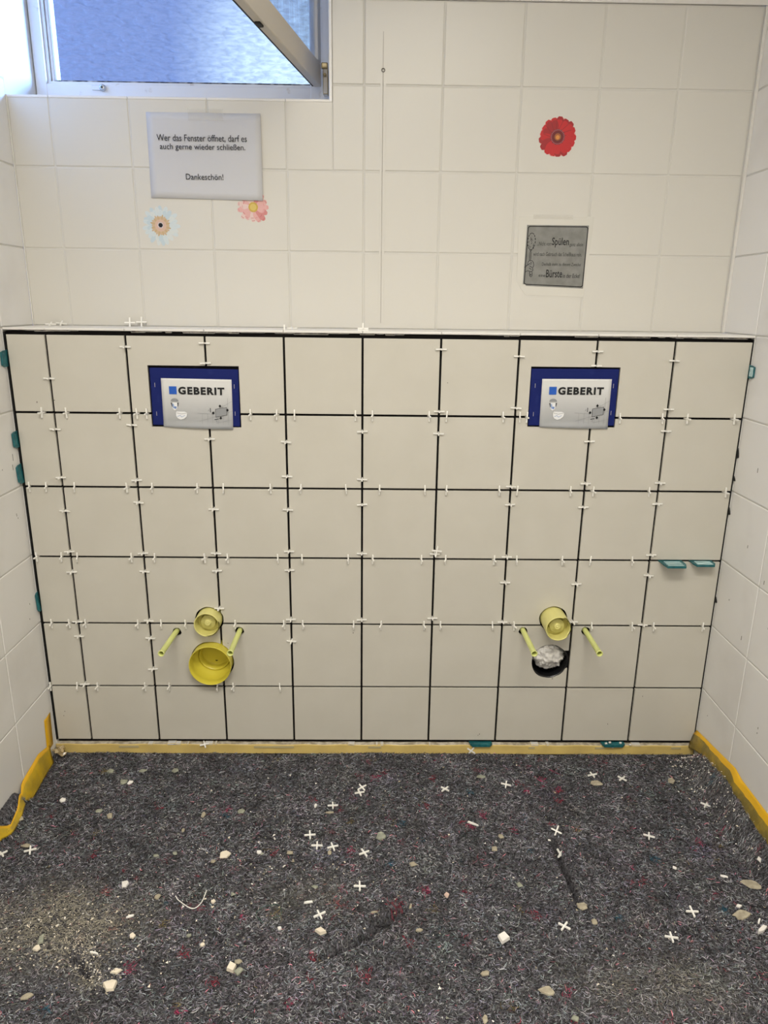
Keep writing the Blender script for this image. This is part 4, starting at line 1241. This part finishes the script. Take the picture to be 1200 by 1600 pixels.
# crumpled bag
bm = bmesh.new()
bmesh.ops.create_icosphere(bm, subdivisions=5, radius=1.0)
for v in bm.verts:
    p = v.co.normalized()
    q = p * 2.3 + Vector((3.1, 1.7, 0.4))
    d = noise.ridged_multi_fractal(q * 0.8, 0.9, 2.1, 4, 1.0, 2.0)
    d2 = noise.noise(p * 3.0 + Vector((9, 2, 5))) - 1.1 * abs(noise.noise(Vector((p.x * 7 + p.z * 3, p.y * 2.5, p.z * 2.2 - p.x * 2)) + Vector((1, 4, 2)))) - 0.5 * abs(noise.noise(Vector((p.x * 4, p.y * 5, p.z * 11))))
    r = 0.70 + 0.16 * d + 0.12 * d2
    v.co = Vector((p.x * r * 0.0560, p.y * r * 0.038, p.z * r * 0.0480))
o = from_bm('plastic_bag', bm, BAG, None, smooth=True)
o.location = (0.5430, 0.024, 0.2750)
o.rotation_euler = (0.3, 0.4, 0.2)
tag(o, 'crumpled whitish plastic bag plugging the black drain hole', 'bag')

def make_sleeve():
    bm = bmesh.new()
    L = 0.135
    lathe(bm, [(0.045, 0.0072), (-0.05, 0.0074), (-L + 0.004, 0.0076), (-L + 0.002, 0.0084), (-L - 0.0025, 0.0086), (-L - 0.0025, 0.0068), (-L + 0.006, 0.0060), (-0.05, 0.0058)], 0, 0, 24)
    o = from_bm('rod_sleeve', bm, LIME)
    return o
sl = make_sleeve()
spots = [(-0.5265, 0.3530, 1.6, -0.6, 'lime sleeve on the threaded rod left of the big yellow drain'), (-0.3468, 0.3560, 0.2, -0.3, 'lime sleeve on the threaded rod right of the big yellow drain'),
         (0.4606, 0.3625, -0.6, -0.5, 'lime sleeve on the threaded rod left of the stuffed hole'), (0.6386, 0.3635, 0.8, -0.5, 'lime sleeve on the threaded rod right of the stuffed hole')]
for k, (x, z, rz, rx_, lab) in enumerate(spots):
    o = sl if k == 0 else sl.copy()
    if k:
        col.objects.link(o)
    o.location = (x, 0.0, z)
    o.rotation_euler = (math.radians(rx_), 0, math.radians(-rz))
    o.scale = (1, 1.0 if k < 2 else 1.06, 1)
    tag(o, lab, 'sleeve', 'lime sleeves on threaded rods')

# ------------------------------------------------------------------ white cross spacers
def cross_bm():
    bm = bmesh.new()
    L, w = 0.0140, 0.0017
    pts = []
    # plus shape in x-y with slightly flared ends, extruded in z
    out = [(w, w), (L - 0.002, w * 1.05), (L, w * 0.8)]
    ring = []
    for q in range(4):
        a = q * math.pi / 2
        ca_, sa_ = math.cos(a), math.sin(a)
        for (x, y) in ((w, -w), (L - 0.0015, -w * 1.1), (L, -w * 0.75), (L, w * 0.75), (L - 0.0015, w * 1.1)):
            ring.append((x * ca_ - y * sa_, x * sa_ + y * ca_))
    lo = [bm.verts.new((x, y, -w)) for x, y in ring]
    hi = [bm.verts.new((x, y, w)) for x, y in ring]
    bm.faces.new(list(reversed(lo))); bm.faces.new(hi)
    n_ = len(ring)
    for i in range(n_):
        bm.faces.new((lo[i], lo[(i + 1) % n_], hi[(i + 1) % n_], hi[i]))
    fix_normals(bm)
    return bm
sp_me = bpy.data.meshes.new('tile_spacer')
b_ = cross_bm(); b_.to_mesh(sp_me); b_.free()
sp_me.materials.append(SPACER)
def spacer(loc, rot, label, group):
    o = link_mesh('tile_spacer', sp_me)
    o.location = loc
    o.rotation_euler = rot
    tag(o, label, 'spacer', group)
    return o
rr = random.Random(17)
for j, zs in VJ.items():
    for k, z in enumerate(zs):
        spacer(((j - 5) * 0.2, -0.0045, z), (rr.uniform(-0.12, 0.12), rr.uniform(-0.07, 0.07), rr.uniform(-0.10, 0.10)),
               f'white cross spacer in the {ORD[j]} upright joint from the left, {ORD[k + 1]} from its top', 'spacers in the upright joints')
ZR = [0.9732, 0.7748, 0.5764, 0.378, 0.1796]
for r, xs in HJ.items():
    for k, x in enumerate(xs):
        rowname = ['', 'topmost', 'second', 'third', 'fourth', 'lowest'][r]
        spacer((x, -0.0045, ZR[r - 1]), (rr.uniform(-0.1, 0.1), math.pi / 2 + rr.uniform(-0.08, 0.08), rr.uniform(-0.28, 0.28)),
               f'white cross spacer in the {rowname} level joint, {ORD[k + 1]} from the left', 'spacers in the level joints')
# a pair pressed flat near the middle
spacer((0.2052, -0.0120, 0.6052), (math.pi / 2, 0.15, 0.1), 'white cross spacer facing out just right of the middle, atop another', 'spacers in the upright joints')
spacer((0.2010, -0.0040, 0.5930), (0.25, 0.05, 0.1), 'white cross spacer half hidden behind a facing spacer right of the middle', 'spacers in the upright joints')
# on the ledge and its joints
LZ = 1.1868
for (x, y, z, rot, lab) in (
        (-0.868 + 0.02, 0.150, LZ + 0.0040, (0.35, 0.0, 0.1), 'white cross spacer lying on the ledge, farthest left'),
        (-0.824, 0.163, LZ + 0.0060, (0.45, 0.1, 0.15), 'white cross spacer lying on the ledge, second from the left'),
        (-0.637, 0.160, LZ + 0.0100, (1.35, 0.0, 0.1), 'white cross spacer leaning on the ledge, left one of a pair'),
        (-0.607, 0.166, LZ + 0.0120, (1.40, 0.0, 0.0), 'white cross spacer leaning on the ledge, right one of a pair'),
        (-0.2010, 0.030, LZ - 0.0010, (math.pi / 2, 0, math.pi / 2), 'white cross spacer upright in the ledge joint left of the middle'),
        (-0.1900, 0.110, LZ + 0.0022, (0.1, 0.0, 0.3), 'white cross spacer lying flat on the ledge left of the middle'),
        (0.0000, 0.060, LZ + 0.0050, (1.45, 0.0, 0.0), 'white cross spacer standing up on the middle of the ledge'),
        (0.0010, 0.025, LZ + 0.0022, (0.08, 0.0, 0.0), 'white cross spacer lying at the front of the ledge middle')):
    spacer((x, y, z), rot, lab, 'spacers on the ledge')
spacer((-0.4650, -0.0085, -0.0085), (0.2, 0, 0.4), 'white cross spacer under the lowest left tiles on the tape lip', 'spacers by the tape strip')
spacer((0.3285, -0.0095, -0.0270), (math.pi / 2, math.radians(35), 0), 'white cross spacer stuck on the ochre tape strip', 'spacers by the tape strip')
FL = ['leftmost whole white cross on the felt, near the left tape', 'white cross cut off by the left edge of the photo',
      'upper white cross of two overlapping ones above the middle of the felt', 'lower white cross of two overlapping ones above the middle of the felt',
      'upright white cross on the felt, left below the overlapping pair', 'upper left white cross of a group of three on the felt',
      'middle white cross of a group of three on the felt', 'right white cross of a group of three, touching a tan tip',
      'tilted white cross right of the group of three on the felt', 'lone white cross above the dark central crease',
      'tilted white cross left above the dark central crease', 'white cross right of the overlapping pair, nearest it',
      'white cross on the felt nearest the tape strip right of the middle', 'broken looking white cross above the long tan chip',
      'white cross right beside the broken looking one', 'white cross on the felt in the right back corner',
      'white cross at right halfway between wall foot and lower crosses', 'folded white cross at the top of the right crease',
      'white cross standing over the right crease, below a folded one', 'upper white cross of the two at lower right',
      'lower white cross of the two at lower right', 'tilted white cross at the foot of the right crease']
for (x, y, r), lab in zip(FLOOR_CROSS, FL):
    z = float(felt_h(x, y)) + 0.0075
    tilt = rr.uniform(-0.12, 0.12)
    if 'folded' in lab:
        tilt = 0.9
    spacer((x, y, z), (tilt, rr.uniform(-0.1, 0.1), math.radians(r)), lab, 'spacers lying on the felt')

# ------------------------------------------------------------------ teal wedges
def wedge_obj(label, L, Wd, T, pale=False, seed=0):
    """tapered wedge: long side L along x, depth Wd along -y from the joint, thickness T at the outer edge"""
    bm = bmesh.new()
    c = L * 0.12
    top = [(-L / 2, 0.006), (-L / 2 + c * 0.3, -Wd * 0.55), (-L / 2 + c, -Wd), (L / 2 - c, -Wd), (L / 2, -Wd * 0.55), (L / 2, 0.006)]
    th = lambda y: T * (0.30 + 0.70 * min(1, max(0, -y / Wd)))
    a = [bm.verts.new((x, y, th(y) / 2)) for x, y in top]
    b2 = [bm.verts.new((x, y, -th(y) / 2)) for x, y in top]
    bm.faces.new(a); bm.faces.new(list(reversed(b2)))
    for i in range(6):
        bm.faces.new((a[i], b2[i], b2[(i + 1) % 6], a[(i + 1) % 6]))
    fix_normals(bm)
    bmesh.ops.bevel(bm, geom=list(bm.edges), offset=0.0007, segments=2, profile=0.5, affect='EDGES')
    o = from_bm('tile_wedge', bm, TEAL)
    tag(o, label, 'wedge', 'teal tiling wedges')
    bm = bmesh.new()
    rw = random.Random(seed)
    for k in range(4):
        y = -Wd * (0.2 + 0.2 * k)
        for s in (1, -1):
            z = s * (th(y) / 2)
            pts = [(-L * 0.34, y, z), (-L * 0.1, y + rw.uniform(-0.002, 0.002), z), (L * 0.12, y + rw.uniform(-0.002, 0.002), z), (L * 0.34, y, z)]
            tube(bm, smooth_path(pts, 4), 0.0015 if pale else 0.0008)
    from_bm('ribs', bm, TEAL_PALE if pale else TEAL, o)
    return o
Q = math.pi / 2
# in the left edge joint (long side upright, sticking out towards the room)
for (z, L, Wd, ph, lab) in ((1.1105, 0.042, 0.026, 0.02, 'teal wedge in the left edge joint, topmost, beside the top tile row'), (0.9030, 0.044, 0.022, -0.03, 'teal wedge in the left edge joint, upper of two in the second row'),
                            (0.8115, 0.052, 0.022, -0.05, 'teal wedge in the left edge joint, lower of two in the second row'), (0.4440, 0.058, 0.010, -0.05, 'slim teal wedge with pale top in the left edge joint, lowest')):
    o = wedge_obj(lab, L, Wd, 0.0055, seed=int(z * 100))
    o.location = (XL + 0.0038, -0.002, z)
    o.rotation_euler = (0, Q + ph, 0)
o = wedge_obj('teal wedge sticking out beside the right wall in the top row', 0.034, 0.024, 0.0042, True, 3)
o.location = (0.9985, -0.002, 1.0965); o.rotation_euler = (0, Q, 0.0)
o = wedge_obj('teal wedge in the level joint at right, left one of two', 0.066, 0.048, 0.006, True, 5)
o.location = (0.8570, -0.002, 0.5764); o.rotation_euler = (0.03, 0.0, 0.0)
o = wedge_obj('teal wedge in the level joint at right, right one beside the wall', 0.064, 0.034, 0.006, True, 6)
o.location = (0.9420, -0.002, 0.5764); o.rotation_euler = (0.05, 0.0, 0.0)
o = wedge_obj('teal wedge under the tiles left of the other floor wedge', 0.068, 0.016, 0.010, False, 7)
o.location = (0.3560, -0.001, -0.0045)
o = wedge_obj('teal wedge under the tiles nearest the right corner', 0.070, 0.016, 0.010, False, 8)
o.location = (0.7530, -0.001, -0.0045)
bm = bmesh.new()
for (x, z) in ((0.727, 0.001), (0.738, 0.0045), (0.77, 0.003), (0.748, -0.012), (0.80, -0.003)):
    box(bm, x, x + 0.007, -0.014, -0.009, z - 0.002, z + 0.002, 0, 0.001)
tag(from_bm('mortar_crumbs', bm, GROUT_WHITE), 'white mortar crumbs sticking to the right floor wedge', 'mortar', kind='stuff')

# black foam tabs in the right edge joint
for k, (z, s, lab) in enumerate(((0.880, 0.016, 'black foam tab in the right edge joint, topmost in the second row'), (0.812, 0.008, 'small black foam tab in the right edge joint, second from the top'),
                              (0.720, 0.012, 'black foam tab in the right edge joint, third, at the third row'), (0.460, 0.010, 'black foam tab in the right edge joint, lowest'))):
    bm = bmesh.new()
    pts = [(0, s), (-0.007, s * 0.2), (-0.010, -s * 0.5), (-0.003, -s * 0.7), (0, -s * 0.6)]
    a = [bm.verts.new((0.0008, y, z_)) for y, z_ in pts]; b2 = [bm.verts.new((-0.0022, y, z_)) for y, z_ in pts]
    bm.faces.new(a); bm.faces.new(list(reversed(b2)))
    for i in range(5):
        bm.faces.new((a[i], b2[i], b2[(i + 1) % 5], a[(i + 1) % 5]))
    fix_normals(bm)
    o = from_bm('foam_tab', bm, BLACK)
    o.location = (1.0005, 0.001, z)
    tag(o, lab, 'foam tab', 'black foam tabs in the right joint')

# ------------------------------------------------------------------ debris on the felt
CM = {'cream': CREAM_C, 'white': WHITE_C, 'tan': TAN_C, 'green': GREEN_C, 'pink': PINK_C}
def chip(x, y, w, h, rot, ck, name, label, seed):
    rc_ = random.Random(seed)
    h *= 0.58; w *= 0.78
    th = {'tile_sliver': 0.002, 'tile_chip': 0.0045, 'mortar_chip': 0.0035, 'tile_shard': 0.007, 'plastic_stick': 0.003, 'wood_splinter': 0.002}[name]
    bm = bmesh.new()
    if name in ('plastic_stick', 'wood_splinter', 'tile_sliver') and max(w, h) > 2 * min(w, h):
        pts = [(-w / 2, -h * 0.35), (-w * 0.2, -h / 2), (w / 2, -h * 0.25), (w / 2, h * 0.3), (0, h / 2), (-w / 2, h * 0.25)]
    else:
        big = name == 'mortar_chip' and w > 0.02
        n_ = rc_.choice([7, 8, 9]) if big else rc_.choice([4, 5, 5, 6])
        a0 = rc_.uniform(0, 6.28)
        pts = []
        for i in range(n_):
            a = a0 + 2 * math.pi * i / n_ + rc_.uniform(-0.3, 0.3)
            r = rc_.uniform(0.7, 1.2) if big else rc_.uniform(0.85, 1.15)
            pts.append((w * 0.55 * r * math.cos(a), h * 0.55 * r * math.sin(a)))
    n_ = len(pts)
    lo = [bm.verts.new((px_, py_, 0)) for px_, py_ in pts]
    hi = [bm.verts.new((px_ * 0.88, py_ * 0.88, th * rc_.uniform(0.8, 1.25))) for px_, py_ in pts]
    bm.faces.new(list(reversed(lo)))
    top_c = bm.verts.new((rc_.uniform(-0.1, 0.1) * w, rc_.uniform(-0.1, 0.1) * h, th * (1.15 if ck in ('tan', 'green') else 1.0)))
    for i in range(n_):
        bm.faces.new((lo[i], lo[(i + 1) % n_], hi[(i + 1) % n_], hi[i]))
        bm.faces.new((hi[i], hi[(i + 1) % n_], top_c))
    fix_normals(bm)
    if name in ('mortar_chip', 'tile_chip'):
        bmesh.ops.bevel(bm, geom=list(bm.edges), offset=min(0.0006, th * 0.15), segments=1, profile=0.5, affect='EDGES')
    o = from_bm(name, bm, CM[ck] if not (name == 'plastic_stick') else SPACER)
    o.location = (x, y, float(felt_h(x, y)) + 0.0035)
    o.rotation_euler = (rc_.uniform(-0.06, 0.10), rc_.uniform(-0.08, 0.08), math.radians(rot))
    grp = {'mortar_chip': 'mortar chips on the felt', 'tile_chip': 'tile chips on the felt', 'tile_shard': 'tile shards on the felt', 'plastic_stick': 'white sticks on the felt', 'wood_splinter': 'splinters on the felt', 'tile_sliver': 'white slivers on the felt'}[name]
    tag(o, label, {'mortar_chip': 'mortar chip', 'tile_chip': 'tile chip', 'tile_shard': 'tile shard', 'plastic_stick': 'plastic stick', 'wood_splinter': 'splinter', 'tile_sliver': 'sliver'}[name], grp)
for k, c in enumerate(CHIPS):
    chip(*c, seed=100 + k)

bm = bmesh.new()
wire = [(-0.409, -0.5503), (-0.3965, -0.5648), (-0.3628, -0.5862), (-0.3468, -0.5702), (-0.3422, -0.5337)]
tube(bm, smooth_path([(x, y, float(felt_h(x, y)) + 0.0065) for x, y in wire], 8), 0.0011)
tag(from_bm('plastic_thread', bm, SPACER), 'curved white plastic thread at left centre of the felt', 'thread')
bm = bmesh.new()
ring = [(0.578 + 0.019 * math.cos(2 * math.pi * k / 24), -0.683 + 0.022 * math.sin(2 * math.pi * k / 24)) for k in range(23)]
tube(bm, [(x, y, float(felt_h(x, y)) + 0.0062) for x, y in ring], 0.0008)
tag(from_bm('wire_loop', bm, mat('dark_thread', (0.05, 0.055, 0.055), 0.4)), 'dark thin loop of thread at lower right of the felt', 'thread')
bm = bmesh.new()
th_pts = [(-0.20, -0.625), (-0.22, -0.60), (-0.205, -0.58), (-0.175, -0.575), (-0.165, -0.60), (-0.185, -0.61)]
tube(bm, smooth_path([(x, y, float(felt_h(x, y)) + 0.0055) for x, y in th_pts], 6), 0.0006)
tag(from_bm('wool_thread', bm, mat('green_thread', (0.04, 0.10, 0.08), 0.6)), 'dark green wool thread curled left of the crease', 'thread')

# countless crumbs: one object
NC = 2600
kinds = []
rr = random.Random(31)
bm = bmesh.new()
def crumb(x, y, s, mi):
    z = float(felt_h(x, y)) + s * 0.3 + rr.uniform(0.0045, 0.0075)
    c = Vector((x, y, z))
    pts = [c + Vector((rr.uniform(-s, s), rr.uniform(-s, s) * 0.9, rr.uniform(-s * 0.3, s * 0.3))) for _ in range(3)]
    q = c + Vector((rr.uniform(-0.3, 0.3) * s, rr.uniform(-0.3, 0.3) * s, s * 0.6))
    q2 = c - Vector((rr.uniform(-0.3, 0.3) * s, rr.uniform(-0.3, 0.3) * s, s * 0.4))
    v = [bm.verts.new(p) for p in pts] + [bm.verts.new(q), bm.verts.new(q2)]
    for a in ((0, 1, 3), (1, 2, 3), (2, 0, 3), (1, 0, 4), (2, 1, 4), (0, 2, 4)):
        f = bm.faces.new([v[i] for i in a]); f.material_index = mi
for k in range(NC):
    m_ = rr.random()
    if m_ < 0.42:
        x, y = rr.uniform(-0.88, 0.97), -0.02 - 0.95 * rr.random(); s = abs(rr.gauss(0, 0.0014)) + 0.0014; mi = rr.choice([0, 0, 1, 2, 2, 3])
    elif m_ < 0.66:
        x, y = rr.gauss(-0.62, 0.12), rr.gauss(-0.65, 0.06); s = abs(rr.gauss(0, 0.0014)) + 0.0011; mi = rr.choice([1, 1, 2, 0])
    elif m_ < 0.74:
        t_ = rr.random(); x, y = -0.60 + 0.12 * t_ + rr.gauss(0, 0.012), -0.66 - 0.12 * t_ + rr.gauss(0, 0.012); s = abs(rr.gauss(0, 0.0013)) + 0.0011; mi = rr.choice([1, 1, 0])
    elif m_ < 0.84:
        x, y = rr.gauss(0.955, 0.025), -0.03 - abs(rr.gauss(0, 0.22)); s = abs(rr.gauss(0, 0.0014)) + 0.0014; mi = rr.choice([0, 0, 1])
    elif m_ < 0.93:
        x, y = rr.gauss(-0.12, 0.14), rr.gauss(-0.52, 0.09); s = abs(rr.gauss(0, 0.0013)) + 0.0014; mi = rr.choice([1, 2, 0, 2])
    else:
        x, y = rr.gauss(-0.30, 0.12), rr.gauss(-0.45, 0.12); s = abs(rr.gauss(0, 0.0018)) + 0.0008; mi = rr.choice([0, 1, 3])
    if not (-0.885 < x < 0.985 and -1.0 < y < -0.015):
        continue
    crumb(x, y, s, mi)
fix_normals(bm)
tag(from_bm('crumbs', bm, [WHITE_C, CREAM_C, TAN_C, GREEN_C]), 'countless tiny mortar and tile crumbs strewn over the felt', 'crumbs', kind='stuff')

# scuffs and specks on the new tiles and side walls
bm = bmesh.new()
rr = random.Random(77)
for (x, z) in ((0.5560, 0.2100), (0.8270, 0.1530), (0.7330, 0.060), (0.348, 0.02), (0.352, 0.024), (-0.024, 0.352), (-0.560, 0.300), (-0.873, 0.082), (-0.869, 0.096), (-0.382, 0.318), (0.4200, 0.385), (-0.84, 1.0), (-0.795, 1.005), (0.22, 1.06)):
    poly_xz(bm, [(x + rr.uniform(0.0006, 0.002) * math.cos(a), z + rr.uniform(0.0006, 0.003) * math.sin(a)) for a in (0.2, 1.3, 2.4, 3.4, 4.5, 5.5)], -0.0006, 0.0002)
tag(from_bm('dirt_specks', bm, mat('grey_speck', (0.16, 0.14, 0.11), 0.9)), 'tiny dirt specks on the new tiles', 'dirt', kind='stuff')
bm = bmesh.new()
for (y, z, l_) in ((-0.11, 0.86, 0.012), (-0.12, 0.66, 0.008), (-0.27, 0.50, 0.006), (-0.16, 0.42, 0.012), (-0.30, 0.24, 0.006), (-0.30, 0.226, 0.004), (-0.05, 0.12, 0.003), (-0.22, 0.60, 0.010), (-0.07, 0.49, 0.004)):
    box(bm, XR - 0.0006, XR + 0.0005, y - 0.001, y + 0.001, z - l_ / 2, z + l_ / 2, 0, 0.0002)
for (y, z, l_) in ((-0.05, 0.71, 0.008), (-0.045, 0.70, 0.004), (-0.045, 0.455, 0.005), (-0.055, 0.415, 0.004), (-0.03, 0.86, 0.018), (-0.037, 0.835, 0.014), (-0.09, 0.84, 0.003)):
    box(bm, XL - 0.0005, XL + 0.0006, y - 0.0008, y + 0.0008, z - l_ / 2, z + l_ / 2, 0, 0.0002)
tag(from_bm('scuff_marks', bm, mat('grey_scuff', (0.22, 0.20, 0.17), 0.9)), 'small grey scuff marks on the side walls', 'scuffs', kind='stuff')
